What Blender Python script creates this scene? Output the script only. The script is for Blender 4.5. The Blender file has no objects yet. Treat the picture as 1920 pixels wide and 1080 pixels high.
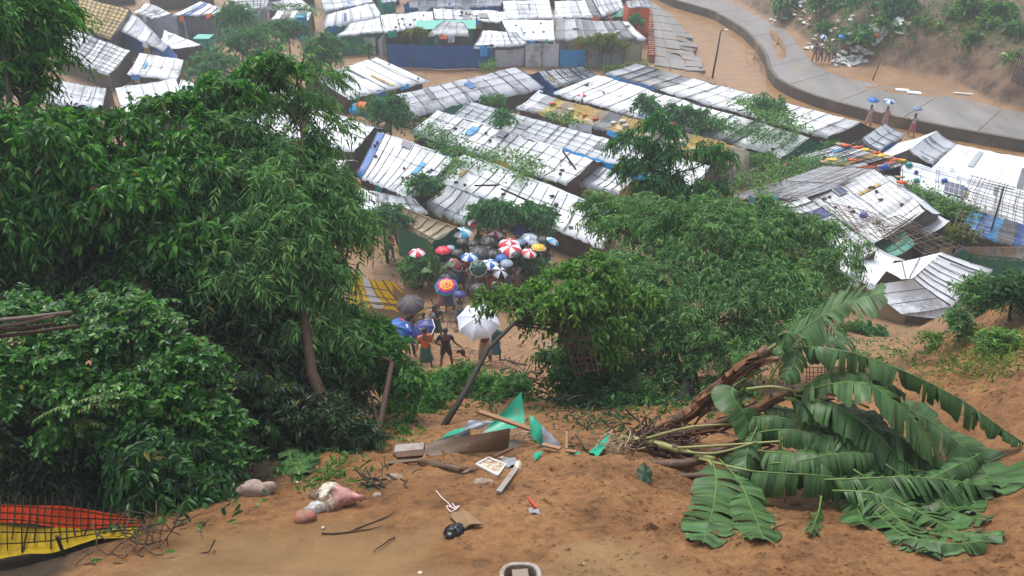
import bpy, math, random
import numpy as np
from mathutils import Vector
R=random.Random(7); RN=np.random.default_rng(11)
sc=bpy.context.scene
# ---------------------------------------------------------------- camera
CAMZ=21.4; PITCH=math.radians(31.0); FOC=1600.0
cam=bpy.data.cameras.new("camera"); camo=bpy.data.objects.new("camera",cam); sc.collection.objects.link(camo)
cam.sensor_width=36; cam.lens=30.0; cam.clip_start=0.1; cam.clip_end=2000
camo.location=(0,0,CAMZ); camo.rotation_euler=(math.pi/2-PITCH,0,0); sc.camera=camo
# ---------------------------------------------------------------- sky, sun, exposure
w=bpy.data.worlds.new("World"); sc.world=w; w.use_nodes=True; wn=w.node_tree; wn.nodes.clear()
sky=wn.nodes.new("ShaderNodeTexSky"); sky.sky_type='NISHITA'; sky.sun_disc=False
SUN_EL,SUN_AZ=math.radians(62),math.radians(-25)
sky.sun_elevation=SUN_EL; sky.sun_rotation=SUN_AZ; sky.dust_density=4; sky.air_density=1.0
hs=wn.nodes.new("ShaderNodeHueSaturation"); hs.inputs['Saturation'].default_value=0.48
bg=wn.nodes.new("ShaderNodeBackground"); bg.inputs['Strength'].default_value=0.15
wo=wn.nodes.new("ShaderNodeOutputWorld")
wn.links.new(sky.outputs[0],hs.inputs['Color']); wn.links.new(hs.outputs[0],bg.inputs[0]); wn.links.new(bg.outputs[0],wo.inputs[0])
sl=bpy.data.lights.new("sun",'SUN'); sl.energy=1.35; sl.angle=math.radians(28); sl.color=(1,.985,.965)
so=bpy.data.objects.new("sun",sl); sc.collection.objects.link(so)
so.rotation_euler=Vector((math.sin(SUN_AZ)*math.cos(SUN_EL),math.cos(SUN_AZ)*math.cos(SUN_EL),math.sin(SUN_EL))).to_track_quat('Z','Y').to_euler()
sc.view_settings.view_transform='Standard'; sc.view_settings.look='None'; sc.view_settings.gamma=1; sc.view_settings.use_curve_mapping=False
sc.view_settings.exposure=0.62
try:
    sc.cycles.max_bounces=6; sc.cycles.diffuse_bounces=3; sc.cycles.glossy_bounces=2; sc.cycles.transmission_bounces=3; sc.cycles.transparent_max_bounces=4; sc.cycles.volume_bounces=0
    sc.cycles.use_denoising=True
except Exception: pass
# ---------------------------------------------------------------- helpers
cP,sP=math.cos(PITCH),math.sin(PITCH)
def ray(px,py):
    a=(px-960)/FOC; b=(540-py)/FOC
    return np.array((a, cP+b*sP, -sP+b*cP))
def W(px,py,z=0.0):
    d=ray(px,py); t=(z-CAMZ)/d[2]; return np.array((0,0,CAMZ))+d*t
def WY(px,py,Y):
    d=ray(px,py); return np.array((0,0,CAMZ))+d*(Y/d[1])
def depth(p): return p[1]*cP-(p[2]-CAMZ)*sP
def mpp(p): return depth(p)/FOC
def lerp(a,b,t): return a+(b-a)*t
def nz(v):
    v=np.asarray(v,float); return v/(np.linalg.norm(v)+1e-9)
def _h(ix,iy,s):
    v=np.sin(ix*127.1+iy*311.7+s*74.7)*43758.5453; return v-np.floor(v)
def vn(x,y,s=0):
    x=np.asarray(x,float); y=np.asarray(y,float)
    ix=np.floor(x); iy=np.floor(y); fx=x-ix; fy=y-iy; fx=fx*fx*(3-2*fx); fy=fy*fy*(3-2*fy)
    a=_h(ix,iy,s); b=_h(ix+1,iy,s); c=_h(ix,iy+1,s); d=_h(ix+1,iy+1,s)
    return (a*(1-fx)+b*fx)*(1-fy)+(c*(1-fx)+d*fx)*fy
def fbm(x,y,o=4,s=0):
    t=0;a=.5
    for k in range(o):
        t=t+a*(vn(x,y,s+k)-.5); x=np.asarray(x)*2.03+5.2; y=np.asarray(y)*2.01+1.7; a*=.5
    return t
def sstep(a,b,x):
    t=np.clip((x-a)/(b-a),0,1); return t*t*(3-2*t)
ORG={}
def mk(name,V,F,mat,parent=None,smooth=False,kind=None,label=None,cat=None,group=None,fmat=None):
    V=np.asarray(V,float).reshape(-1,3)
    if parent is not None: o0=ORG[parent.name]
    else: o0=np.array((V[:,0].mean(),V[:,1].mean(),V[:,2].min()))
    me=bpy.data.meshes.new(name); me.from_pydata((V-o0).tolist(),[],[tuple(map(int,f)) for f in F])
    if isinstance(mat,(list,tuple)):
        for m in mat: me.materials.append(m)
        if fmat is not None: me.polygons.foreach_set('material_index',list(fmat))
    elif mat: me.materials.append(mat)
    if smooth: me.polygons.foreach_set('use_smooth',[True]*len(me.polygons))
    return link(name,me,o0,parent,kind,label,cat,group)
def link(name,me,o0,parent=None,kind=None,label=None,cat=None,group=None):
    o=bpy.data.objects.new(name,me); sc.collection.objects.link(o)
    if parent is not None: o.parent=parent
    else: o.location=o0
    ORG[o.name]=np.array(o0)
    tagp(o,kind,label,cat,group); return o
def tagp(o,kind=None,label=None,cat=None,group=None):
    if kind: o['kind']=kind
    if label: o['label']=label
    if cat: o['category']=cat
    if group: o['group']=group
def thing(name,label,cat,loc,group=None):
    o=bpy.data.objects.new(name,None); sc.collection.objects.link(o); o.location=[float(c) for c in loc]; o.empty_display_size=.2
    ORG[o.name]=np.array(loc,float); tagp(o,None,label,cat,group); return o
def big(name,V,F4,mat,parent=None,smooth=True,kind=None,label=None,cat=None,group=None):
    V=np.asarray(V,np.float64); F4=np.asarray(F4,np.int32); k=F4.shape[1]; nf=len(F4)
    o0=ORG[parent.name] if parent is not None else np.array((V[:,0].mean(),V[:,1].mean(),V[:,2].min()))
    me=bpy.data.meshes.new(name); me.vertices.add(len(V)); me.vertices.foreach_set('co',(V-o0).astype(np.float32).ravel())
    me.loops.add(nf*k); me.loops.foreach_set('vertex_index',F4.ravel()); me.polygons.add(nf)
    me.polygons.foreach_set('loop_start',np.arange(0,nf*k,k,dtype=np.int32))
    me.materials.append(mat); me.update(calc_edges=True)
    me.polygons.foreach_set('use_smooth',np.full(nf,smooth)); me.validate()
    return link(name,me,o0,parent,kind,label,cat,group)
class MB:
    def __init__(s): s.V=[];s.F=[];s.M=[]
    def add(s,V,F,m=0):
        b=len(s.V); s.V+= [tuple(map(float,v)) for v in V]; s.F+=[tuple(b+i for i in f) for f in F]; s.M+=[m]*len(F); return s
    def tube(s,pts,r,n=6,m=0,cap=True):
        pts=[np.asarray(p,float) for p in pts]; rr=r if hasattr(r,'__len__') else [r]*len(pts)
        V=[];F=[]; up=np.array((0.13,.21,1.0)); 
        for i,p in enumerate(pts):
            t=nz(pts[min(i+1,len(pts)-1)]-pts[max(i-1,0)])
            a=np.cross(t,up); 
            if np.linalg.norm(a)<.15: a=np.cross(t,(1,0.2,0))
            a=nz(a); b=np.cross(a,t)
            for k in range(n):
                th=2*math.pi*k/n+math.pi/4; V.append(p+(a*math.cos(th)+b*math.sin(th))*rr[i])
        for i in range(len(pts)-1):
            for k in range(n): F.append((i*n+k,i*n+(k+1)%n,(i+1)*n+(k+1)%n,(i+1)*n+k))
        if cap: F.append(tuple(range(n-1,-1,-1))); F.append(tuple((len(pts)-1)*n+k for k in range(n)))
        return s.add(V,F,m)
    def box(s,c,h,ax=None,m=0):
        c=np.asarray(c,float); ax=ax if ax is not None else np.eye(3)
        V=[c+ax[0]*h[0]*i+ax[1]*h[1]*j+ax[2]*h[2]*k for i in(-1,1) for j in(-1,1) for k in(-1,1)]
        return s.add(V,[(0,1,3,2),(4,6,7,5),(0,4,5,1),(2,3,7,6),(0,2,6,4),(1,5,7,3)],m)
    def grid(s,P,m=0):
        a,b=len(P),len(P[0]); V=[p for r in P for p in r]
        return s.add(V,[(i*b+j,i*b+j+1,(i+1)*b+j+1,(i+1)*b+j) for i in range(a-1) for j in range(b-1)],m)
    def ball(s,c,r,nu=8,nv=5,jit=0,m=0,rnd=R):
        c=np.asarray(c,float); r=np.asarray(r,float)*np.ones(3); V=[c+(0,0,-r[2])];F=[]
        for i in range(1,nv):
            for k in range(nu):
                t=math.pi*i/nv; p=2*math.pi*k/nu; q=1+rnd.uniform(-jit,jit)
                V.append(c+r*q*(math.sin(t)*math.cos(p),math.sin(t)*math.sin(p),-math.cos(t)))
        V.append(c+(0,0,r[2])); T=len(V)-1
        for k in range(nu):
            F.append((0,1+(k+1)%nu,1+k)); F.append((T,T-nu+k,T-nu+(k+1)%nu))
        for i in range(nv-2):
            for k in range(nu): a=1+i*nu; F.append((a+k,a+(k+1)%nu,a+nu+(k+1)%nu,a+nu+k))
        return s.add(V,F,m)
    def put(s,name,mat,parent=None,**k):
        if isinstance(mat,(list,tuple)): k['fmat']=s.M
        return mk(name,s.V,s.F,mat,parent,**k)
# ---------------------------------------------------------------- materials
def newmat(name):
    m=bpy.data.materials.new(name); m.use_nodes=True; nt=m.node_tree; b=nt.nodes['Principled BSDF']; return m,nt,b
def N(nt,t,**k):
    n=nt.nodes.new(t)
    for a,v in k.items():
        if a in n.inputs: n.inputs[a].default_value=v
        else: setattr(n,a,v)
    return n
def geo(nt): 
    g=nt.nodes.new("ShaderNodeNewGeometry"); return g
def noise(nt,scale,detail=4,rough=.55,vec=None,sc3=None):
    n=nt.nodes.new("ShaderNodeTexNoise"); n.inputs['Scale'].default_value=scale; n.inputs['Detail'].default_value=detail; n.inputs['Roughness'].default_value=rough
    if vec is None: vec=geo(nt).outputs['Position']
    if sc3:
        mp=nt.nodes.new("ShaderNodeMapping"); mp.inputs['Scale'].default_value=sc3[0]; mp.inputs['Rotation'].default_value=sc3[1] if len(sc3)>1 else (0,0,0); nt.links.new(vec,mp.inputs[0]); vec=mp.outputs[0]
    nt.links.new(vec,n.inputs['Vector']); return n
def ramp(nt,src,stops):
    r=nt.nodes.new("ShaderNodeValToRGB"); e=r.color_ramp.elements
    while len(e)<len(stops): e.new(.5)
    for i,(p,c) in enumerate(stops):
        e[i].position=p; e[i].color=(c[0],c[1],c[2],1) if hasattr(c,'__len__') else (c,c,c,1)
    nt.links.new(src,r.inputs[0]); return r
def mixc(nt,f,a,b,mode='MIX'):
    m=nt.nodes.new("ShaderNodeMix"); m.data_type='RGBA'; m.blend_type=mode
    def s(i,v):
        if hasattr(v,'is_output'): nt.links.new(v,m.inputs[i])
        elif isinstance(v,(int,float)): m.inputs[i].default_value=v
        else: m.inputs[i].default_value=(v[0],v[1],v[2],1)
    s(0,f); s(6,a); s(7,b); return m.outputs[2]
def bump(nt,b,src,st=.3,dist=.02):
    n=nt.nodes.new("ShaderNodeBump"); n.inputs['Strength'].default_value=st; n.inputs['Distance'].default_value=dist
    nt.links.new(src,n.inputs['Height']); nt.links.new(n.outputs[0],b.inputs['Normal'])
MATS={}
def plain(key,col,rough=.6,var=.25,scale=6,metal=0,bmp=.15,spec=.5,dirt=None,dirtcol=(.22,.15,.09),dlo=.5,dhi=.7,bdist=.01):
    if key in MATS: return MATS[key]
    m,nt,b=newmat(key)
    n=noise(nt,scale); c=mixc(nt,n.outputs['Fac'],[x*(1-var) for x in col],[min(1,x*(1+var)) for x in col])
    g=geo(nt); hv=nt.nodes.new("ShaderNodeHueSaturation"); nt.links.new(c,hv.inputs['Color'])
    mr=N(nt,"ShaderNodeMapRange"); mr.inputs['To Min'].default_value=.88; mr.inputs['To Max'].default_value=1.1
    nt.links.new(g.outputs['Random Per Island'],mr.inputs['Value']); nt.links.new(mr.outputs[0],hv.inputs['Value']); c=hv.outputs[0]
    if dirt:
        n2=noise(nt,dirt,6,.65); r=ramp(nt,n2.outputs['Fac'],[(dlo,0),(dhi,1)]); c=mixc(nt,r.outputs[0],c,dirtcol)
    nt.links.new(c,b.inputs['Base Color']); b.inputs['Roughness'].default_value=rough; b.inputs['Metallic'].default_value=metal
    b.inputs['Specular IOR Level'].default_value=spec
    if bmp: bump(nt,b,noise(nt,scale*4,5).outputs['Fac'],bmp,bdist)
    MATS[key]=m; return m
def tarp(key,col,dirtcol,amt=.56,soft=.12,stain=None,sc1=.7,rough=.42,spec=.5):
    if key in MATS: return MATS[key]
    m,nt,b=newmat(key)
    n1=noise(nt,sc1,7,.7); r1=ramp(nt,n1.outputs['Fac'],[(amt,0),(min(1,amt+soft),1)])
    n2=noise(nt,5,5,.7,sc3=((1,.25,1),(0,0,.6))); r2=ramp(nt,n2.outputs['Fac'],[(.45,.0),(.75,.55)])
    c=mixc(nt,r2.outputs[0],col,[x*.85 for x in col])
    f=N(nt,"ShaderNodeMath",operation='MULTIPLY'); nt.links.new(r1.outputs[0],f.inputs[0]); 
    n3=noise(nt,6,4,.7); r3=ramp(nt,n3.outputs['Fac'],[(.35,.15),(.6,1)]); nt.links.new(r3.outputs[0],f.inputs[1])
    c=mixc(nt,f.outputs[0],c,dirtcol)
    g=geo(nt); hv=nt.nodes.new("ShaderNodeHueSaturation"); nt.links.new(c,hv.inputs['Color'])
    mr=N(nt,"ShaderNodeMapRange"); mr.inputs['To Min'].default_value=.86; mr.inputs['To Max'].default_value=1.05
    nt.links.new(g.outputs['Random Per Island'],mr.inputs['Value']); nt.links.new(mr.outputs[0],hv.inputs['Value'])
    nt.links.new(hv.outputs[0],b.inputs['Base Color']); b.inputs['Roughness'].default_value=rough; b.inputs['Specular IOR Level'].default_value=spec
    n4=noise(nt,3.0,4,.6,sc3=((1,1,1),)); bump(nt,b,n4.outputs['Fac'],.5,.08)
    MATS[key]=m; return m
T={
 'w':tarp('tarp_white',(.74,.78,.82),(.27,.28,.30),.56,rough=.36),
 'q':tarp('tarp_white_dirty',(.60,.64,.69),(.18,.19,.21),.49),
 'g':tarp('tarp_grey_white',(.50,.53,.58),(.19,.20,.22),.50),
 's':tarp('tarp_silver',(.42,.44,.48),(.13,.14,.155),.46),
 'd':tarp('tarp_dark',(.15,.165,.19),(.05,.055,.06),.52),
 'y':tarp('tarp_yellow',(.50,.34,.06),(.20,.13,.06),.46,.2),
 'Y':tarp('tarp_bright_yellow',(.88,.64,.02),(.35,.20,.04),.56,.15),
 'b':tarp('tarp_blue',(.03,.13,.40),(.03,.06,.14),.55),
 'B':tarp('tarp_bright_blue',(.02,.30,.65),(.03,.12,.3),.58),
 'o':tarp('tarp_orange',(.75,.13,.03),(.25,.08,.04),.55),
 't':tarp('tarp_teal',(.03,.33,.24),(.04,.14,.11),.56),
 'p':tarp('tarp_purple_blue',(.10,.11,.36),(.06,.07,.2),.6),
 'n':tarp('mat_brown',(.30,.24,.15),(.14,.11,.08),.52),
 'k':tarp('mat_dark_brown',(.12,.09,.07),(.05,.04,.035),.5),
 'G':tarp('sheet_green',(.02,.20,.12),(.03,.09,.06),.6),
 'm':tarp('corrugated_grey',(.28,.29,.31),(.12,.11,.11),.5),
 'l':tarp('olive_cloth',(.38,.37,.25),(.2,.19,.13),.5),
}
M_BAT=plain('dark_batten',(.045,.05,.055),.7,.4,5)
M_BAM=plain('weathered_bamboo',(.16,.11,.075),.65,.4,7)
M_BAML=plain('pale_bamboo',(.34,.25,.15),.6,.3,7)
M_STICK=plain('dark_stick',(.022,.014,.011),.9,.4,8,spec=.1)
# ---------------------------------------------------------------- terrain
def polyW(pts,z): return np.array([W(a,b,z) for a,b in pts])
ROADZ=.3; WATERZ=-.42
road_low=polyW([(1175,-60),(1225,-18),(1262,0),(1340,22),(1395,55),(1422,82),(1438,108),(1443,130),(1458,150),(1498,170),(1540,185),(1615,205),(1690,222),(1790,242),(1920,265),(2150,310)],ROADZ)
bank_edge=polyW([(1120,-60),(1190,-20),(1226,8),(1267,37),(1292,67),(1305,100),(1320,139),(1400,172),(1530,213),(1600,230),(1660,240),(1715,254),(1800,290),(1960,330),(2150,375)],0)
hill_base=polyW([(1300,-60),(1362,-8),(1436,34),(1477,50),(1512,80),(1534,99),(1568,119),(1622,114),(1665,129),(1760,146),(1815,169),(1865,199),(1920,206),(2150,250)],ROADZ)
road_up=polyW([(1290,-60),(1345,-12),(1400,12),(1440,40),(1473,56),(1498,85),(1520,112),(1550,134),(1590,147),(1665,162),(1752,175),(1840,190),(1920,212),(2150,255)],ROADZ)
_ri=np.array([road_up[np.argmin(np.hypot(road_up[:,0]-p[0],road_up[:,1]-p[1]))] for p in road_low])
canal_poly=np.vstack([road_low+(_ri-road_low)*np.minimum(1,1.3/np.linalg.norm(_ri-road_low,axis=1))[:,None],bank_edge[::-1]])
def inpoly(x,y,P):
    c=np.zeros(np.shape(x),bool); n=len(P)
    for i in range(n):
        x0,y0=P[i][0],P[i][1]; x1,y1=P[(i+1)%n][0],P[(i+1)%n][1]
        k=((y0>y)!=(y1>y))&(x<(x1-x0)*(y-y0)/(y1-y0+1e-12)+x0); c^=k
    return c
def pdist(x,y,P):
    d=np.full(np.shape(x),1e9)
    for i in range(len(P)-1):
        ax,ay=P[i][0],P[i][1]; bx,by=P[i+1][0]-ax,P[i+1][1]-ay
        t=np.clip(((x-ax)*bx+(y-ay)*by)/(bx*bx+by*by),0,1)
        d=np.minimum(d,np.hypot(x-ax-bx*t,y-ay-by*t))
    return d
PROF_Y=[-8,0,3,5.9,8,10,12,14,18,23,28,33.8,36,600]
PROF_Z=[22,19.5,16.6,14.6,13.5,12.6,11.5,10.2,7.8,4.3,2.0,.1,0,0]
_hb=hill_base[np.argsort(hill_base[:,0])]
def hgt(x,y,detail=True):
    x=np.asarray(x,float); y=np.asarray(y,float)
    z=np.interp(y,PROF_Y,PROF_Z)
    # smoothing of the profile
    z=.5*z+.25*np.interp(y-.8,PROF_Y,PROF_Z)+.25*np.interp(y+.8,PROF_Y,PROF_Z)
    near=1-sstep(26,34,y)
    # right-hand bank that carries the shrubs
    z=z+near*(1.3*sstep(4.8,8.0,x)*(1-sstep(11,15,y)) )
    z=z+2.9*sstep(9.6,14,x-.25*np.maximum(y-17,0))*sstep(11,17,y)*(1-sstep(23,29,y))
    z=z+1.0*sstep(7,11,x)*sstep(10,14,y)*(1-sstep(17,24,y))
    # left side falls away under the trees
    z=z-.7*sstep(-3.4,-7.0,x)*(1-sstep(10,18,y))
    # mud mound in the middle right of the slide
    z=z+.28*np.exp(-((x-1.6)**2/1.6+(y-8.6)**2/1.0))-.25*np.exp(-((x+.9)**2/3.0+(y-6.2)**2/.7))
    # scoop under the fallen banana
    z=z-.45*np.exp(-((x-3.3)**2/3.5+(y-8.6)**2/1.2))
    if detail:
        a=near*(.25+.75*sstep(-1.2,1.2,fbm(x*.5+3,y*.5,3,3)*4))
        smooth=1-.85*sstep(-.6,-1.9,x-.3*(y-6))*(1-sstep(7.6,9.2,y))
        z=z+near*(.35*fbm(x*.35,y*.35,3,1))+a*smooth*(.30*fbm(x*1.9,y*1.9,4,9)+.17*np.abs(fbm(x*5,y*5,3,19))+.08*fbm(x*13,y*13,3,29)-.22*np.clip(.16-np.abs(fbm(x*.9+.3*y,y*.45,3,61)),0,1)*sstep(4,6,y))
        z=z+(1-near)*.12*fbm(x*.3,y*.3,3,5)
    if np.ndim(x)>0:
        m=y>40
        if m.any():
            xs=x[m]; ys=y[m]; zz=z[m]
            ins=ys>np.interp(xs,_hb[:,0],_hb[:,1]); ins&=xs>hill_base[0][0]-2
            d=pdist(xs,ys,hill_base)
            prof=np.interp(d,[0,.6,2,4,9,20,45,90],[0,1.0,3.0,4.0,7.2,13,20,24])
            g=np.abs(fbm(xs*.28,ys*.28,4,41))*6.0+fbm(xs*.7,ys*.7,3,43)*2.4+1.3*np.abs(fbm(xs*1.6,ys*1.6,2,44))-.8
            hh=ROADZ+prof+g*sstep(0,4,d)*(.4+.6*sstep(12,20,xs*0+d))*1.0
            flat=ins
            zz=np.where(flat,np.maximum(hh,ROADZ),zz)
            rp=inpoly(xs,ys,np.vstack([road_low,hill_base[::-1]]))
            zz=np.where(rp,ROADZ-.035-.1*sstep(1.2,0,pdist(xs,ys,road_low)),zz)
            zz=np.where(inpoly(xs,ys,canal_poly),WATERZ-.5,zz)
            z=z.copy(); z[m]=zz
    return z
nx=440
ys=np.concatenate([np.linspace(2,14,260),np.linspace(14.08,36,210),36+np.geomspace(.12,90,230),np.geomspace(128,900,20)])
ss=np.linspace(-1,1,nx); ss=np.sign(ss)*(np.abs(ss)*.55+.45*np.abs(ss)**3)*1.35
X=ss[None,:]*(ys[:,None]+4.0); Yg=np.repeat(ys[:,None],nx,1)
Z=hgt(X.ravel(),Yg.ravel()).reshape(X.shape)
nr=len(ys); idx=np.arange(nr*nx).reshape(nr,nx)
F4=np.stack([idx[:-1,:-1],idx[:-1,1:],idx[1:,1:],idx[1:,:-1]],-1).reshape(-1,4)
def hq(x,y):
    x=np.asarray(x,float); y=np.clip(np.asarray(y,float),ys[0],ys[-2]); i=np.clip(np.searchsorted(ys,y)-1,0,nr-2); fy=(y-ys[i])/(ys[i+1]-ys[i])
    s=np.clip(x/(y+4.0),ss[0],ss[-2]); j=np.clip(np.searchsorted(ss,s)-1,0,nx-2); fx=(s-ss[j])/(ss[j+1]-ss[j])
    return (Z[i,j]*(1-fx)+Z[i,j+1]*fx)*(1-fy)+(Z[i+1,j]*(1-fx)+Z[i+1,j+1]*fx)*fy
def H(x,y): return float(hq(x,y))
def G(px,py,off=0.0):
    d=ray(px,py); o=np.array((0,0,CAMZ)); t=np.linspace(3,160,1600); P=o+d[None,:]*t[:,None]
    z=hq(P[:,0],P[:,1]); k=np.argmax(P[:,2]<=z)
    if P[k,2]>z[k]: return W(px,py,0)
    a,b=t[max(k-1,0)],t[k]
    for _ in range(14):
        m=(a+b)/2; p=o+d*m
        if p[2]<=H(p[0],p[1]): b=m
        else: a=m
    p=o+d*b; p[2]=H(p[0],p[1])+off; return p
m,nt,b=newmat('wet_mud')
n1=noise(nt,.9,6,.62); n2=noise(nt,7,6,.7); n3=noise(nt,30,6,.8); nb=noise(nt,.22,4,.5)
c1=ramp(nt,n1.outputs['Fac'],[(.36,(.15,.070,.025)),(.5,(.37,.175,.064)),(.62,(.52,.275,.11))])
c2=ramp(nt,n2.outputs['Fac'],[(.38,(.065,.030,.012)),(.47,(.31,.146,.054)),(.57,(.42,.205,.074)),(.72,(.56,.31,.12))])
c=mixc(nt,.5,c1.outputs[0],c2.outputs[0])
sp=nt.nodes.new("ShaderNodeSeparateXYZ"); nt.links.new(geo(nt).outputs['Position'],sp.inputs[0])
mr=N(nt,"ShaderNodeMapRange"); mr.inputs['From Min'].default_value=16; mr.inputs['From Max'].default_value=30; nt.links.new(sp.outputs['Y'],mr.inputs['Value'])
far=ramp(nt,nb.outputs['Fac'],[(.35,(.27,.175,.10)),(.65,(.40,.28,.18))]); c2b=mixc(nt,.45,far.outputs[0],c)
c=mixc(nt,mr.outputs[0],c,c2b)
r3=ramp(nt,n3.outputs['Fac'],[(.34,.38),(.47,1.0),(.6,1.0)]); c=mixc(nt,.95,c,mixc(nt,1.0,c,r3.outputs[0],'MULTIPLY'))
# sparse green film on the far hill
mh=N(nt,"ShaderNodeMapRange"); mh.inputs['From Min'].default_value=2.5; mh.inputs['From Max'].default_value=7; 
mf=N(nt,"ShaderNodeMapRange"); mf.inputs['From Min'].default_value=45; mf.inputs['From Max'].default_value=50; nt.links.new(sp.outputs['Y'],mf.inputs['Value'])
nt.links.new(sp.outputs['Z'],mh.inputs['Value'])
nh=noise(nt,.25,5,.6); rh=ramp(nt,nh.outputs['Fac'],[(.44,0),(.52,.9)])
mm=N(nt,"ShaderNodeMath",operation='MULTIPLY'); nt.links.new(mh.outputs[0],mm.inputs[0]); nt.links.new(rh.outputs[0],mm.inputs[1])
mm2=N(nt,"ShaderNodeMath",operation='MULTIPLY'); nt.links.new(mm.outputs[0],mm2.inputs[0]); nt.links.new(mf.outputs[0],mm2.inputs[1])
c=mixc(nt,mm2.outputs[0],c,(.09,.13,.045))
def mrange(src,a,b_):
    q=N(nt,"ShaderNodeMapRange"); q.interpolation_type='SMOOTHSTEP'; q.inputs['From Min'].default_value=a; q.inputs['From Max'].default_value=b_; nt.links.new(src,q.inputs['Value']); return q.outputs[0]
def mul(p,q):
    k=N(nt,"ShaderNodeMath",operation='MULTIPLY'); nt.links.new(p,k.inputs[0]); nt.links.new(q,k.inputs[1]); return k.outputs[0]
# position wobbled by noise gives the ragged edge of the thicket shade painted into the mud colour and of the silt fan
mm_z=mrange(sp.outputs['Z'],.36,.7)
wob=noise(nt,1.3,5,.6); ad=N(nt,"ShaderNodeVectorMath",operation='MULTIPLY_ADD'); nt.links.new(wob.outputs['Color'],ad.inputs[0]); ad.inputs[1].default_value=(1.6,1.6,0); nt.links.new(geo(nt).outputs['Position'],ad.inputs[2])
sw=nt.nodes.new("ShaderNodeSeparateXYZ"); nt.links.new(ad.outputs[0],sw.inputs[0])
floor_shade=mul(mrange(sw.outputs['X'],-2.0,-2.7),mul(mrange(sw.outputs['Y'],22,16),mrange(sw.outputs['Y'],8.6,9.3)))
shade_ramp=ramp(nt,noise(nt,14,6,.75).outputs['Fac'],[(.35,(.02,.014,.008)),(.55,(.07,.045,.022)),(.75,(.16,.10,.045))]); c=mixc(nt,floor_shade,c,shade_ramp.outputs[0])
floor_shade2=mul(mrange(sw.outputs['X'],-3.3,-4.0),mrange(sw.outputs['Y'],9.6,8.6)); c=mixc(nt,floor_shade2,c,shade_ramp.outputs[0])
silt=mul(mul(mrange(sw.outputs['X'],-3.3,-2.6),mrange(sw.outputs['X'],.4,-.3)),mrange(sw.outputs['Y'],8.2,7.4))
si2=mul(mul(mrange(sw.outputs['X'],.9,1.3),mrange(sw.outputs['X'],2.6,2.1)),mul(mrange(sw.outputs['Y'],7.4,7.0),mrange(sw.outputs['Y'],5.9,6.3)))
mxx=N(nt,'ShaderNodeMath',operation='MAXIMUM'); nt.links.new(silt,mxx.inputs[0]); nt.links.new(si2,mxx.inputs[1]); silt=mxx.outputs[0]
c=mixc(nt,silt,c,ramp(nt,noise(nt,1.5,4,.5).outputs['Fac'],[(.3,(.34,.195,.085)),(.7,(.50,.31,.145))]).outputs[0])
hc=ramp(nt,noise(nt,.7,7,.7).outputs['Fac'],[(.36,(.055,.034,.020)),(.5,(.17,.10,.055)),(.66,(.27,.175,.10))])
hmask=mul(mm_z,mf.outputs[0]); c=mixc(nt,hmask,c,mixc(nt,mm2.outputs[0],hc.outputs[0],(.075,.115,.035)))
nt.links.new(c,b.inputs['Base Color']); b.inputs['Specular IOR Level'].default_value=.35
rr=ramp(nt,n1.outputs['Fac'],[(.35,.34),(.65,.68)]); rq=N(nt,'ShaderNodeMix'); rq.data_type='FLOAT'; nt.links.new(silt,rq.inputs[0]); nt.links.new(rr.outputs[0],rq.inputs[2]); rq.inputs[3].default_value=.26; nt.links.new(rq.outputs[0],b.inputs['Roughness'])
nbm=noise(nt,15,9,.82); bump(nt,b,nbm.outputs['Fac'],.9,.09)
M_MUD=m
big('ground',np.stack([X,Yg,Z],-1).reshape(-1,3),F4,M_MUD,kind='structure')
# ---------------------------------------------------------------- water
m,nt,b=newmat('muddy_water'); nw=noise(nt,.6,5,.6,sc3=((1,2.5,1),(0,0,-.6))); cw=ramp(nt,nw.outputs['Fac'],[(.3,(.25,.14,.06)),(.7,(.37,.22,.10))])
nt.links.new(cw.outputs[0],b.inputs['Base Color']); b.inputs['Roughness'].default_value=.22; b.inputs['Specular IOR Level'].default_value=.35
bump(nt,b,noise(nt,5,5,.6,sc3=((1,3,1),(0,0,-.6))).outputs['Fac'],.35,.04); M_WATER=m
V=[];n=len(road_low)
bl=np.array([bank_edge[np.argmin(np.hypot(bank_edge[:,0]-p[0],bank_edge[:,1]-p[1]))] for p in road_low])
def resamp(P,k):
    s=np.concatenate([[0],np.cumsum(np.hypot(*(P[1:,:2]-P[:-1,:2]).T))]); t=np.linspace(0,s[-1],k)
    return np.stack([np.interp(t,s,P[:,i]) for i in range(3)],-1)
A=resamp(road_low,40); B=resamp(bank_edge,40)
g=[[lerp(A[i],B[i],t)*(1,1,0)+(0,0,WATERZ) for t in (-.06,.25,.5,.75,1.05)] for i in range(40)]
MB().grid(g).put('canal_water',M_WATER,kind='structure',smooth=True)
# ---------------------------------------------------------------- concrete road with slabs
def concrete(key,col,wet=.35):
    m,nt,b=newmat(key); a=noise(nt,.5,6,.65,sc3=((1,.3,1),(0,0,.35))); d=noise(nt,9,5,.7)
    c=ramp(nt,a.outputs['Fac'],[(.3,[x*.72 for x in col]),(.55,col),(.78,[x*1.25+.02 for x in col])])
    r=ramp(nt,d.outputs['Fac'],[(.3,.75),(.6,1)]); c=mixc(nt,1.0,c.outputs[0],r.outputs[0],'MULTIPLY')
    mu=noise(nt,.35,5,.6); rm=ramp(nt,mu.outputs['Fac'],[(.55,0),(.68,.55)]); c=mixc(nt,rm.outputs[0],c,(.36,.25,.16))
    nt.links.new(c,b.inputs['Base Color']); rr=ramp(nt,a.outputs['Fac'],[(.3,wet),(.7,wet+.3)]); nt.links.new(rr.outputs[0],b.inputs['Roughness'])
    bump(nt,b,d.outputs['Fac'],.3,.01); MATS[key]=m; return m
M_CON=concrete('wet_concrete',(.25,.235,.225)); M_CONW=concrete('canal_wall_concrete',(.13,.11,.08),.6)
A=resamp(road_low,60); B=resamp(road_up,60)
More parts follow.
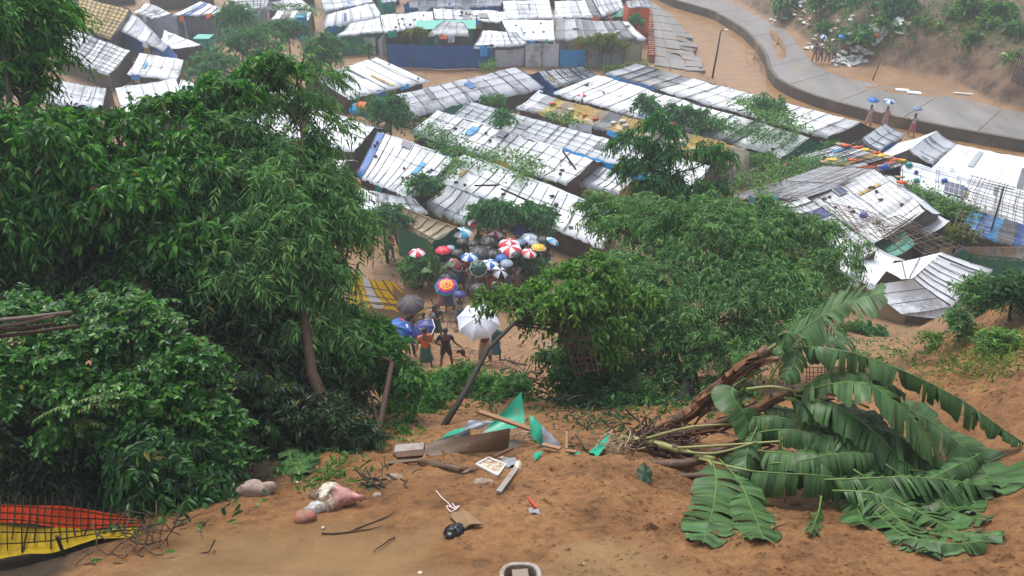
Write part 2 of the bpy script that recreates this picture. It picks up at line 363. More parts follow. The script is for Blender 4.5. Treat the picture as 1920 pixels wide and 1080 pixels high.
rd=thing('concrete_road','x','road',(A[30][0],A[30][1],0)); del rd['category']; rd['kind']='structure'; rd['label']='wet grey concrete road curving along the canal below the hill'
def P2(u,v):
    i=min(int(u*59),58); f=u*59-i; return lerp(lerp(A[i],A[i+1],f),lerp(B[i],B[i+1],f),v)
NS=15
for i in range(NS):
    u0,u1=i/NS+.0004,(i+1)/NS-.0004
    P=[[P2(lerp(u0,u1,a/3),v)+(0,0,R.uniform(0,.006)) for v in (.025,.25,.5,.75,.985)] for a in range(4)]
    mb=MB().grid(P)
    lo=[[p[0],p[0]+(0,0,-.12)] for p in P]; mb.grid(lo); mb.grid([[P[0][j]+(0,0,-.12),P[0][j]] for j in range(5)]); mb.grid([[P[3][j],P[3][j]+(0,0,-.12)] for j in range(5)])
    mb.put('road_slab',M_CON,rd)
# retaining wall
wl=thing('retaining_wall','low stained concrete retaining wall between the muddy canal and the road','wall',(A[30][0],A[30][1],WATERZ))
for i in range(0,59):
    p,q=A[i],A[i+1]; dd=nz((q-p)*(1,1,0)); nn=np.array((dd[1],-dd[0],0)); nn=nn if np.dot(nn,B[i]-A[i])<0 else -nn
    pr=A[max(i-1,0)]; nx2=A[min(i+2,59)]
    def off(k,w):
        t=nz((A[min(k+1,59)]-A[max(k-1,0)])*(1,1,0)); n_=np.array((t[1],-t[0],0)); n_=n_ if np.dot(n_,B[k]-A[k])<0 else -n_; return A[k]*(1,1,0)+n_*w
    zt=ROADZ+.1; zb=WATERZ-.3
    g=[]
    for k in (i,i+1):
        a,c_=off(k,.12),off(k,-.18); g.append([a+(0,0,zb),a+(0,0,zt),c_+(0,0,zt),c_+(0,0,ROADZ-.2)])
    if i%4==3: g[1]=[x-dd*.03 for x in g[1]]
    MB().grid(g).put('wall_section',M_CONW,wl)
# canal-side bank, paved and broken
bk=polyW([(1205,4),(1226,8),(1267,37),(1292,67),(1305,100),(1320,139),(1290,136),(1262,128),(1232,122),(1220,100),(1218,60)],0)
bank=thing('bank_paving','x','paving',bk.mean(0)); del bank['category']; bank['kind']='structure'; bank['label']='grey concrete paving on the near bank of the canal'
left=resamp(polyW([(1206,2),(1214,30),(1218,60),(1222,100),(1228,124)],.03),9); right=resamp(polyW([(1228,8),(1267,37),(1292,67),(1305,100),(1318,137)],.03),9)
for i in range(8):
    for j in range(3):
        broke=(j==2 and i>=4) or (j==1 and i==6)
        for s2 in range(2 if broke else 1):
            n_=2 if broke else 1
            a0,a1=i/8+ (s2/n_)/8,i/8+((s2+1)/n_)/8
            def q(u,v): 
                k=min(int(u*8),7); f=u*8-k; return lerp(lerp(left[k],left[k+1],f),lerp(right[k],right[k+1],f),v)
            e=.004
            c4=[q(a0+e,j/3+e),q(a0+e,(j+1)/3-e),q(a1-e,(j+1)/3-e),q(a1-e,j/3+e)]
            c4=[p*(1,1,0)+(0,0,.10) for p in c4]
            if broke:
                sink=-.02-.06*R.random()*(j); tx=R.uniform(-.35,.35); ty=R.uniform(-.4,.2); cm=sum(c4)/4
                c4=[p+(R.uniform(-.35,.35),R.uniform(-.3,.3),sink*0.6+(p-cm)[0]*ty*.4+(p-cm)[1]*tx*.3) for p in c4]
            V=[p for p in c4]+[p-(0,0,.3) for p in c4]
            mk('paving_slab',V,[(0,1,2,3),(0,4,5,1),(1,5,6,2),(2,6,7,3),(3,7,4,0)],M_CON,bank)

def mudbar(name,label,pts,z,hh):
    P=polyW(pts,z); c=P.mean(0); rows=[]
    for k in (1.0,.85,.6,.3,.02): rows.append([c+(p-c)*k+(R.uniform(-.1,.1),R.uniform(-.1,.1),(1-k)**.6*hh*R.uniform(.6,1.2)-.03) for p in np.vstack([resamp(np.vstack([P,P[:1]]),25)])])
    for r_ in rows: r_[-1]=r_[0]
    MB().grid(rows).put(name,M_MUD,kind='structure',label=label,smooth=True)
mudbar('mud_bar','pale mud bank washed against the canal wall bend',[(1396,92),(1412,90),(1426,108),(1432,134),(1420,140),(1402,122)],WATERZ+.03,.3)
mudbar('mud_spill','pale mud washed over the road below the hill bend',[(1440,52),(1458,60),(1472,86),(1474,112),(1458,112),(1448,84)],ROADZ+.03,.2)
mudbar('mud_spill','thin mud film spread over road edge near white boards',[(1560,150),(1640,158),(1740,172),(1830,188),(1760,188),(1660,176),(1580,162)],ROADZ-.0,.06)
# ---------------------------------------------------------------- shelters
def strip(parent,name,p,q,r,mat,sag=0,segs=2,lift=.03):
    pts=[lerp(p,q,t)+(0,0,lift-sag*4*t*(1-t)) for t in np.linspace(0,1,segs+1)]
    MB().tube(pts,r,4,cap=False).put(name,mat,parent)
def roofplane(par,c,n,mats,sag=.08,wr=.03,bat=1,bats=None,purl=(),br=.019,bmat=None,gap=0.0,skirt=.10,nv=5,two=0,pname='roof_sheet'):
    r0,r1,e1,e0=[np.asarray(p,float) for p in c]; bmat=bmat or M_BAT
    cut=[0]; 
    for i in range(1,n): cut.append(i/n+R.uniform(-.18,.18)/n)
    cut.append(1)
    ph=R.uniform(0,9)
    def S(u,v):
        p=lerp(lerp(r0,r1,u),lerp(e0,e1,u),v)
        L=np.linalg.norm(r1-r0)
        z=-sag*math.sin(math.pi*v)*1.0+ wr*2.2*(vn(u*L*.9+ph,v*4+ph,2)-.5)
        return p+np.array((0,0,z))
    for i in range(n):
        mt=T[mats[i%len(mats)]]; u0,u1=cut[i],cut[i+1]; dz=R.uniform(0,.02); ns=3
        P=[]
        for a in range(ns+1):
            u=lerp(u0,u1,a/ns); row=[S(u,v)+(0,0,dz-.03*math.sin(math.pi*a/ns)+R.uniform(-wr,wr)*.35) for v in np.linspace(0,1,nv)]
            row.append(row[-1]+(R.uniform(-.04,.04),R.uniform(-.04,0),-skirt*R.uniform(.5,1.5))); P.append(row)
        MB().grid(P).put(pname,mt,par,smooth=True)
    bn=bats if bats is not None else cut[1:-1]
    if bat:
        for u in ([0.004]+list(bn)+[.996]):
            for k in range(1 if R.random()<.8 else 2):
                uu=min(max(u+k*.07/n*2,0.003),.997); v0=0 if R.random()<.85 else R.uniform(.1,.4); v1=1 if R.random()<.8 else R.uniform(.6,.95)
                pts=[S(uu+ (R.uniform(-.08,.08)/n)*(v>.5),v)+(0,0,.04) for v in np.linspace(v0,v1,4)]
                MB().tube(pts,br*R.uniform(.6,1.3),4,cap=False).put('batten',bmat,par)
    for v in purl:
        k=max(4,n//2); pts=[S(u,min(max(v+R.uniform(-.02,.02),0.01),.99))+(0,0,.06) for u in np.linspace(0,1,k+1)]
        MB().tube(pts,br*.9,4,cap=False).put('purlin',bmat,par)
    return S
def netting(par,S,nu,nv,r,mat,u0=0,u1=1,v0=0,v1=1,lift=.06,jit=.0):
    mb=MB()
    for i in range(nu+1):
        u=lerp(u0,u1,i/nu); mb.tube([S(u+R.uniform(-jit,jit),v)+(0,0,lift) for v in np.linspace(v0,v1,5)],r,3,cap=False)
    for j in range(nv+1):
        v=lerp(v0,v1,j/nv); mb.tube([S(u,v+R.uniform(-jit,jit))+(0,0,lift+.01) for u in np.linspace(u0,u1,9)],r,3,cap=False)
    mb.put('lattice',mat,par,kind='stuff')
def wallq(par,p,q,zp,zq,mat,z0=None,th=.03,nb=0):
    p=np.asarray(p,float);q=np.asarray(q,float); L=np.linalg.norm((q-p)[:2]); k=max(1,int(L/2.2))
    zg=(H((p[0]+q[0])/2,(p[1]+q[1])/2)-.15) if z0 is None else z0
    d=nz((q-p)*(1,1,0)); n=np.array((d[1],-d[0],0))*th
    for i in range(k):
        a,b_=lerp(p,q,i/k)+d*.01,lerp(p,q,(i+1)/k)-d*.01; za,zb=lerp(zp,zq,i/k),lerp(zp,zq,(i+1)/k)
        V=[]
        for o_ in (-n,n):
            V+=[(a[0]+o_[0],a[1]+o_[1],zg),(b_[0]+o_[0],b_[1]+o_[1],zg),(b_[0]+o_[0],b_[1]+o_[1],zb),(a[0]+o_[0],a[1]+o_[1],za)]
        mk('wall_panel',V,[(0,1,2,3),(7,6,5,4),(0,4,5,1),(3,2,6,7),(0,3,7,4),(1,5,6,2)],mat,par)
SH={}
def shelter(key,label,q,zr,ze,n,mats,purl=(),wall='k',end=None,back=1.3,bat=1,sag=.10,wr=.045,br=.018,bmat=None,net=None,cat='shelter',name='shelter',bmats=None,bdrop=.55,ends=(1,1),inset=.2,skirt=.12,group='makeshift shelters roofed with tarpaulin'):
    if key[0] in 'ABC': zr-=.4; ze-=.45
    r0,r1=W(*q[0],zr),W(*q[1],zr); e1,e0=W(*q[2],ze),W(*q[3],ze)
    base=(r0+r1+e1+e0)/4; base[2]=0
    par=thing(name,label,cat,base,group)
    S=roofplane(par,(r0,r1,e1,e0),n,mats,sag,wr,bat,None,purl,br,bmat,skirt=skirt)
    SH[key]=(par,S)
    if back:
        dv=lambda r,e: nz((r-e)*(1,1,0))*back
        b0,b1=r0+dv(r0,e0)-(0,0,bdrop),r1+dv(r1,e1)-(0,0,bdrop)
        roofplane(par,(r1,r0,b0,b1),max(2,n//2),bmats or mats,sag*.5,wr,0,skirt=skirt)
    else: b0,b1=r0-(0,0,.1),r1-(0,0,.1)
    wm=T[wall]; em=T[end or wall]
    a=lerp(e0,r0,inset*.5); a_=lerp(e1,r1,inset*.5); d=nz((r1-r0)*(1,1,0))*.15
    wallq(par,a+d,a_-d,a[2]-.06,a_[2]-.06,wm)
    for (r,e,bk_,sg,on) in ((r0,a,b0,d,ends[0]),(r1,a_,b1,-d,ends[1])):
        if on:
            wallq(par,e+sg,r+sg,e[2]-.08,r[2]-.1,em)
            if back: wallq(par,r+sg,bk_+sg,r[2]-.1,bk_[2]-.08,em)
    if back: wallq(par,b0+d,b1-d,b0[2]-.06,b1[2]-.06,wm)
    if net: netting(par,S,*net)
    if key[0] in 'ABCDE' and back and key!='D10':
        for _ in range(R.choice((1,2,2,3))):
            u=R.uniform(0,.8); du=R.uniform(.06,.2); mt=T[R.choice('bBogqytbGd')]; hh=R.uniform(.25,.75)
            MB().grid([[S(uu,.97)+np.array((.02*math.sin(uu*60),-.10-.25*v,.02-hh*v+.04*math.sin(uu*70+v))) for v in (0,.5,1)] for uu in np.linspace(u,u+du,7)]).put('valance',mt,par,smooth=True)
        for _ in range(R.choice((0,1,1,2))):
            u=R.uniform(.05,.8); du=R.uniform(.02,.06); v0=R.uniform(0,.5); dv=R.uniform(.2,.5); mt=T[R.choice('gqddbBsyn')]
            MB().grid([[S(u+du*a/3+(b_/3)*R.uniform(-.004,.004),v0+dv*b_/3+R.uniform(-.02,.02))+(0,0,.05+R.uniform(0,.02)) for b_ in range(4)] for a in range(4)]).put('patch',mt,par,smooth=True)
    return par,S
# middle block, long rows
shelter('A1','long white roof with blue strip at upper end and small solar panel',[(707,247),(852,298),(772,372),(668,328)],2.6,1.7,10,'bwwwwwqwwq',(.35,),sag=.1)
shelter('A2','long white battened roof above the umbrella crowd, strewn with planks and stones',[(868,290),(1150,398),(1132,466),(812,333)],2.7,1.8,15,'wwwwwwwwwwqww',(.42,),sag=.07,wall='k')
shelter('A2b','grey white lean-to roof with yellow and orange edging behind green hut',[(838,347),(900,372),(872,416),(793,380)],1.75,1.1,4,'gwgg',(.85,),back=0,wall='y',skirt=.35)
shelter('A3','long mossy white roof with dark stain and vine patches',[(820,207),(1112,300),(1063,345),(768,245)],2.7,1.8,16,'wqwqwwwgsgwqwww',(.3,.62),sag=.1,wr=.05)
shelter('A3b','small corrugated grey roof with yellow cloth below, beside bright blue strip',[(1114,307),(1190,336),(1162,360),(1076,337)],2.1,1.6,6,'gsgwwg',(.5,),back=0,wall='y',skirt=.3)
shelter('A4','longest clean white roof gridded by black rope squares',[(880,190),(1335,312),(1300,356),(850,216)],2.7,1.8,22,'w',(.25,.5,.75),sag=.03,wr=.015)
shelter('A5','long ochre yellow patched roof with grey pieces and loose rags on top',[(1007,174),(1400,278),(1372,308),(968,200)],2.7,1.9,18,'wsynyyndyyyndnyyyny',(.4,.8),sag=.1,wr=.07,end='g',bmat=M_BAM,bmats='ydsd',bat=0)
shelter('A6a','short grey white netted roof with blue side sheet beside footpath',[(1008,134),(1092,124),(1120,142),(1038,162)],2.5,1.9,6,'gwqgqg',(.3,.6),wall='b',net=(14,5,.015,M_BAT))
shelter('A6','long white roof ending in orange and green gable, vines spilling over it',[(1120,140),(1518,258),(1465,295),(1038,173)],2.7,1.8,22,'wwwwwwwqwgwwwwwqsdwww',(.5,),sag=.06,end='G')
shelter('A7','long roof by canal, slate grey at one end and white at the other',[(1190,119),(1616,230),(1552,258),(1130,137)],2.7,1.8,17,'sddmdwwwwwwwwwww',(.45,),sag=.05,end='k')
shelter('B1','long low silver grey roof curving behind round dark tree',[(745,178),(968,127),(1020,164),(772,218)],2.5,1.7,9,'gsgggsgsg',(.3,.6),sag=-.12,br=.02)
shelter('B2','pointed plain white roof above the round dark tree near blue fence',[(588,143),(706,107),(804,151),(652,185)],2.6,1.7,6,'w',(),sag=.04)
shelter('B3','plain white roof partly behind leafy branches near blue cloth bundle',[(560,195),(702,240),(664,283),(520,252)],2.5,1.8,5,'w',(),sag=.05)
shelter('C1','white roof seen through leaves at upper end of tall tree crown',[(470,200),(600,205),(560,262),(430,250)],2.5,1.8,6,'wqw',(.5,))
shelter('C2','white roof hidden deep behind broad leaf tree, small gaps show it',[(215,165),(330,148),(355,212),(236,236)],2.5,1.7,5,'qg',(.5,))
shelter('C3','pale roof behind the branches between two tree crowns',[(360,235),(540,268),(500,330),(320,300)],2.5,1.7,7,'wwq',(.5,))
shelter('C4','white roof glimpsed under feathery crown, lower of the hidden roofs',[(500,290),(650,300),(600,370),(450,350)],2.5,1.7,6,'wqw',(.5,))
shelter('A0','thin white roof strip with black scraps above the green hut',[(655,350),(778,372),(802,396),(640,392)],2.2,1.7,5,'wwqww',(.5,),back=.8)
shelter('C5','small white roof in the gap between feathery trees and rope netted roof',[(262,100),(345,112),(332,150),(238,138)],2.5,1.8,5,'wqw',(.5,))
shelter('C6','bluish white roof low between feathery trees and broad leaf tree',[(340,150),(440,168),(415,205),(318,190)],2.5,1.8,6,'wgw',(.5,))
shelter('C7','grey roof scrap under the corner tree beside netted white roof',[(100,150),(200,165),(190,205),(80,190)],2.5,1.8,5,'gqg',(.5,))
shelter('C8','pale roof between the lower feathery tree and pointed white roof',[(455,150),(560,160),(545,195),(440,190)],2.4,1.7,5,'wqw',(.5,))
# green hut
p_,S_=shelter('G','green walled hut with brown bamboo mat roof beside umbrella crowd',[(752,387),(857,426),(812,451),(738,411)],2.5,2.0,6,'n',(.08,.92),back=.7,wall='G',bmat=M_BAML,br=.03,cat='hut',name='bamboo_mat_hut',group='huts with bamboo mat roofs')
shelter('Yy','collapsed bright yellow tarpaulin roof with bamboo sticks on the mud slope',[(650,512),(742,532),(800,580),(655,566)],3.6,2.6,7,'YYwYYYY',(.3,.6,.9),bmat=M_BAM,back=0,wall='n',sag=.16,wr=.08,br=.02,name='collapsed_shelter')
# right block
shelter('D1','small white gabled roof with black ropes beside the canal walkers',[(1615,259),(1660,232),(1698,252),(1648,283)][0:2]+[(1698,252),(1648,283)],2.9,2.0,4,'w',(.5,),back=1.5,wall='k',bdrop=.8)
shelter('D2','white gabled roof with dark open gable end near canal wall',[(1703,281),(1757,246),(1797,272),(1748,308)],2.9,2.0,4,'w',(),back=2.2,wall='k',bdrop=.8)
shelter('D3','broad plain white roof against the canal, no ropes on it',[(1795,272),(1965,303),(1960,372),(1735,326)],2.7,2.1,5,'w',(),bat=0,sag=-.05)
shelter('D4','long white roof with blue guide ropes, blue caps and solar panel',[(1690,300),(1950,368),(1935,430),(1688,340)],2.6,1.9,7,'w',(.12,.2,.5),bmat=plain('blue_rope',(.06,.14,.25),.6,.2,5),sag=.03,back=.8)
shelter('D5','low netted white roof with orange rags along its ridge',[(1580,267),(1705,306),(1640,322),(1500,292)],2.4,1.8,8,'qwwqywoq',(.4,),net=(22,5,.012,M_BAT),back=.8)
shelter('D6a','grey netted roof sloping behind leafy crown, dense rope mesh',[(1545,312),(1642,318),(1515,370),(1370,366)],2.8,1.9,9,'qwwq',(.5,),bat=0,net=(22,8,.008,M_BAM),wr=.05)
shelter('D6b','big white netted roof with brown patch and bamboo ladders on it',[(1640,318),(1735,393),(1640,455),(1515,366)],2.9,1.8,9,'qwqwwwqww',(.5,),bat=0,net=(24,12,.009,M_BAM),bmat=M_BAM,sag=.16,wr=.05)
shelter('D6c','white roof strip with purple blue cloth triangle beside leafy crown',[(1508,366),(1648,468),(1610,490),(1445,378)],2.7,1.9,8,'wqpwqwww',(.5,),net=(16,4,.012,M_BAM),bmat=M_BAM,back=0)
shelter('D7','single pale grey sheet roof tilted over a dark doorway',[(1735,392),(1781,416),(1740,441),(1697,413)],2.1,1.7,2,'g',(),back=0,bat=0,wall='k')
shelter('D8','sagging sea green canvas roof below the bamboo ladders',[(1690,428),(1718,458),(1678,483),(1632,456)],2.0,1.4,3,'tGt',(.5,),back=0,wall='k',bmat=M_BAM,sag=.15)
shelter('D11','plain white roof behind leaf tips of the big crown with blue orange end',[(1580,440),(1678,487),(1640,535),(1545,490)],2.3,1.6,4,'w',(),sag=.03,bat=0)
shelter('D9a','dirty white sheeted hut with double black straps above bamboo fence',[(1712,522),(1766,473),(1860,506),(1782,574)],2.8,1.9,8,'w',(),back=0,wall='k',sag=.05,br=.022,bat=1)
par9,S9=SH['D9a']
def addpoly(par,pts,mat,sag=.1,k=5):
    c=[W(*p[:2],p[2]) for p in pts]; P=[]
    for i in range(k+1):
        P.append([lerp(lerp(c[0],c[1],i/k),lerp(c[3],c[2],i/k),j/k)+(0,0,-sag*math.sin(math.pi*j/k)*math.sin(math.pi*i/k)+R.uniform(-.02,.02)) for j in range(k+1)])
    MB().grid(P).put('roof_sheet',mat,par,smooth=True)
    return lambda u,v: lerp(lerp(c[0],c[1],u),lerp(c[3],c[2],u),v)
sA=addpoly(par9,[(1650,500,2.2),(1766,473,2.8),(1712,522,2.8),(1690,524,2.7)],T['w'],.05)
sB=addpoly(par9,[(1622,536,2.1),(1712,524,2.75),(1782,576,1.9),(1690,589,1.7)],T['q'],.12)
sC=addpoly(par9,[(1690,589,1.68),(1782,576,1.88),(1762,598,1.5),(1700,592,1.6)],T['g'],.02,3)
for v in (.35,.7):
    MB().tube([sB(u,v)+(0,0,.05) for u in np.linspace(0,1,5)],.018,4,cap=False).put('batten',M_BAT,par9)
for u in (.35,.65): MB().tube([sA(u,v)+(0,0,.05) for v in np.linspace(0,1,4)],.02,4,cap=False).put('batten',M_BAT,par9)
wallq(par9,W(1625,538,2.0),W(1700,592,1.5),1.95,1.45,T['n']); wallq(par9,W(1700,592,1.5),W(1762,598,1.45),1.45,1.4,T['k'])
shelter('D10','brown corrugated roof hut with green wall at picture edge',[(1802,463),(1960,463),(1960,488),(1815,476)],2.5,2.1,8,'mnmmnm',(.1,.9),back=.6,wall='G',bmat=M_BAML,cat='hut',name='bamboo_mat_hut',group='huts with bamboo mat roofs')
shelter('D12','low blue tarpaulin roof under tangled bamboo frame',[(1820,398),(1950,428),(1945,468),(1800,432)],2.0,1.4,6,'BbBdbs',(.5,),back=0,wall='k',bmat=M_BAM,wr=.09)
# back block
shelter('E1','white ribbed roof with curved edge behind green and net walls',[(612,27),(702,5),(716,32),(604,54)],2.8,2.0,6,'w',(),wall='t',net=None,sag=-.08)
shelter('E1b','white roof above green cloth wall and grey netted skirt wall',[(655,44),(712,33),(719,59),(632,66)],2.3,1.9,4,'w',(.5,),wall='G',back=0)
shelter('E2','stained white roof over brown fence wall, six dark seams',[(712,27),(811,20),(815,47),(720,60)],2.6,1.9,7,'wwwqww',(),wall='k')
shelter('E3','white roof with black moss patch and small solar panel',[(812,15),(947,21),(955,42),(815,35)],2.6,2.0,8,'wqgdqwww',(.5,),wall='k')
shelter('E4','long narrow white roof over dark blue wall at top edge',[(765,2),(945,-3),(940,9),(768,13)],2.6,2.1,10,'wqgw',(),wall='b')
shelter('E5','small grey canvas roof bulging behind green latrines',[(835,40),(868,42),(880,66),(802,66)],2.3,1.9,3,'s',(.5,),wall='k',sag=-.15)
shelter('E6','white roof with squared rope grid beside green latrines',[(905,57),(968,61),(990,82),(888,88)],2.6,1.9,7,'w',(.33,.66),wall='d')
shelter('E7','flat white roof with dark scraps above turquoise shed',[(940,37),(1037,38),(1040,75),(960,74)],2.5,2.1,4,'w',(),wall='d',bat=0)
shelter('E8','white roof with horizontal seams and red edge at top',[(942,2),(1030,0),(1038,33),(948,35)],2.5,2.0,3,'wqw',(.25,.5,.75),wall='o')
shelter('E9','white roof under sagging net of crooked poles at top edge',[(1040,3),(1108,-2),(1128,30),(1040,33)],2.6,2.0,5,'wwqwd',(.4,.7),bmat=M_BAM,wr=.07)
shelter('E10','pale roof with light seams behind the orange hut',[(1108,-6),(1160,-10),(1172,14),(1128,30)],2.6,2.0,5,'wqgq',(.5,))
shelter('E11','orange walled hut with grey plank roof by canal bank',[(1172,2),(1215,0),(1222,12),(1176,15)],3.4,3.0,5,'g',(),wall='o',end='o',back=1.0,cat='hut',name='painted_hut')
shelter('E11b','low dark green gable roof shed before the orange hut',[(1150,14),(1170,18),(1185,30),(1136,34)],2.0,1.7,3,'G',(),wall='G',back=.5)
shelter('E12','long slate grey roof with white end and rag spots behind yellow green bush',[(1042,34),(1178,40),(1212,72),(1040,76)],2.7,1.8,8,'dsddsddw',(.5,),wall='m',wr=.05)
shelter('E13','yellow roof under square rope net, white lower half',[(150,-6),(243,18),(208,72),(132,50)],2.9,2.3,6,'y',(.5,),net=(11,9,.03,M_BAT),bmat=M_BAM,back=.7)
shelter('E13b','white roof with rope net patch below the yellow netted roof',[(128,52),(245,95),(204,140),(95,98)],2.2,1.5,6,'wqswqw',(.5,),net=(12,7,.025,M_BAT),back=0)
shelter('E14','blue white draped sheet roof with orange rag by yellow roof',[(246,26),(316,86),(308,95),(222,56)],2.6,2.0,5,'wgwg',(),wall='b',wr=.07)
shelter('E15','small white slanting roof with curved end near bamboo stick pile',[(308,56),(378,84),(320,92),(300,76)],2.2,1.8,3,'w',(),wall='k',back=.8)
shelter('E16','white gable roof with bright blue border strip at top',[(376,2),(418,16),(410,26),(322,28)],2.9,2.4,5,'wbww',(),wall='d',end='g')
shelter('E17','grey white low roof before the blue bordered gable',[(272,4),(322,26),(288,34),(250,22)],2.4,1.9,4,'wgq',(.5,),wall='g')
shelter('E18','white roof with leafy green border and blue cloth corner',[(508,4),(562,-4),(592,18),(500,16)],2.6,2.0,5,'w',(.5,),wall='k')
shelter('E18b','white scrap roof with brown holes under leafy border',[(520,20),(585,20),(578,38),(508,36)],2.0,1.6,5,'wkwkw',(.5,),wall='k',back=.5)
shelter('E19','grey netted roof behind palm at top edge',[(430,-2),(505,-4),(500,14),(440,22)],2.4,1.9,5,'gqg',(.3,.6),wall='g',net=(10,4,.02,M_BAT))
shelter('E20','bluish white roof at top edge between two pale roofs',[(600,-8),(690,-14),(700,4),(608,20)],2.5,1.9,5,'gqgw',(.5,),wall='g')
shelter('E21','turquoise walled shed with pale roof at top edge',[(712,-6),(742,-8),(744,2),(716,4)],2.6,2.2,3,'g',(),wall='t',end='t')
for i,(x,y) in enumerate([(180,-40),(330,-36),(520,-34),(680,-38),(840,-34),(1000,-36),(1120,-34)]):
    shelter('Z%d'%i,'pale roof farther up the camp beyond the nearer rows',[(x-60,y),(x+60,y-8),(x+70,y+14),(x-55,y+22)],2.6,1.9,6,'wqwg',(.5,),group='far pale roofs at the top of the camp')
# ---------------------------------------------------------------- vegetation
def leafmat(key,col,col2,rough=.38,trans=.35,spec=.5):
    m,nt,b=newmat(key); g=geo(nt)
    r=ramp(nt,g.outputs['Random Per Island'],[(0,[x*.55 for x in col]),(.45,col),(.80,col2),(.975,[min(1,x*1.25) for x in col2]),(.992,(.26,.24,.03)),(1,(.16,.09,.03))])
    n=noise(nt,.9,3,.6); rn=ramp(nt,n.outputs['Fac'],[(.3,.72),(.7,1.15)])
    c=mixc(nt,1.0,r.outputs[0],rn.outputs[0],'MULTIPLY')
    nt.links.new(c,b.inputs['Base Color']); b.inputs['Roughness'].default_value=rough; b.inputs['Specular IOR Level'].default_value=spec
    tr=nt.nodes.new("ShaderNodeBsdfTranslucent"); hv=nt.nodes.new("ShaderNodeHueSaturation"); hv.inputs['Value'].default_value=1.5; hv.inputs['Saturation'].default_value=1.1
    nt.links.new(c,hv.inputs['Color']); nt.links.new(hv.outputs[0],tr.inputs[0])
    mx=nt.nodes.new("ShaderNodeMixShader"); mx.inputs[0].default_value=trans
    nt.links.new(b.outputs[0],mx.inputs[1]); nt.links.new(tr.outputs[0],mx.inputs[2]); nt.links.new(mx.outputs[0],nt.nodes['Material Output'].inputs[0])
    return m
L_DARK=leafmat('leaf_dark',(.022,.095,.02),(.060,.19,.032))
L_MID=leafmat('leaf_mid',(.036,.160,.026),(.115,.31,.045))
L_LIGHT=leafmat('leaf_light',(.070,.200,.028),(.175,.36,.050),.45)
L_ACAC=leafmat('leaf_acacia',(.070,.205,.060),(.22,.40,.125),.45)
L_YEL=leafmat('leaf_yellow_green',(.11,.17,.02),(.24,.27,.035),.5)
L_BLUE=leafmat('leaf_far',(.042,.175,.055),(.11,.30,.085),.5)
L_SHADE_TINT=leafmat('leaf_shade_tint',(.010,.040,.008),(.028,.090,.014))  # shade under the canopy put into the leaf colour as near-black green
L_BRIGHT=leafmat('leaf_bright',(.10,.22,.03),(.20,.33,.06),.4)
L_GRASS=leafmat('grass_blade',(.08,.17,.03),(.20,.29,.06),.55)
M_BARK=plain('bark',(.035,.027,.021),.75,.4,9,bmp=.6,bdist=.03)
M_BARKR=plain('bark_red_brown',(.065,.032,.018),.7,.4,9,bmp=.6,bdist=.03)
def unit(a): return a/(np.linalg.norm(a,axis=-1,keepdims=True)+1e-9)
def leaves(P,A,L,Wd,fold=.25,curl=.25,upb=1.0):
    """P base points, A direction, L length, Wd width: real folded leaf blades (6 vertices, 2 quads)"""
    n=len(P); up=np.array((0,0,1.0))+RN.normal(0,.45/upb,(n,3)); A=unit(A)
    S=unit(np.cross(A,up)); Nn=unit(np.cross(S,A)); L=L[:,None]; w2=Wd[:,None]/2
    d=np.array((0,0,-1.0))[None]*L
    V=np.empty((n,6,3)); V[:,0]=P; V[:,3]=P+A*L+d*curl*.9
    V[:,1]=P+A*L*.28+S*w2+Nn*w2*fold+d*curl*.05; V[:,2]=P+A*L*.66+S*w2*.8+Nn*w2*fold+d*curl*.35
    V[:,5]=P+A*L*.28-S*w2+Nn*w2*fold+d*curl*.05; V[:,4]=P+A*L*.66-S*w2*.8+Nn*w2*fold+d*curl*.35
    b=(np.arange(n)*6)[:,None]
    F=np.stack([b+np.array([0,1,2,3]),b+np.array([0,3,4,5])],1).reshape(-1,4)
    return V.reshape(-1,3),F
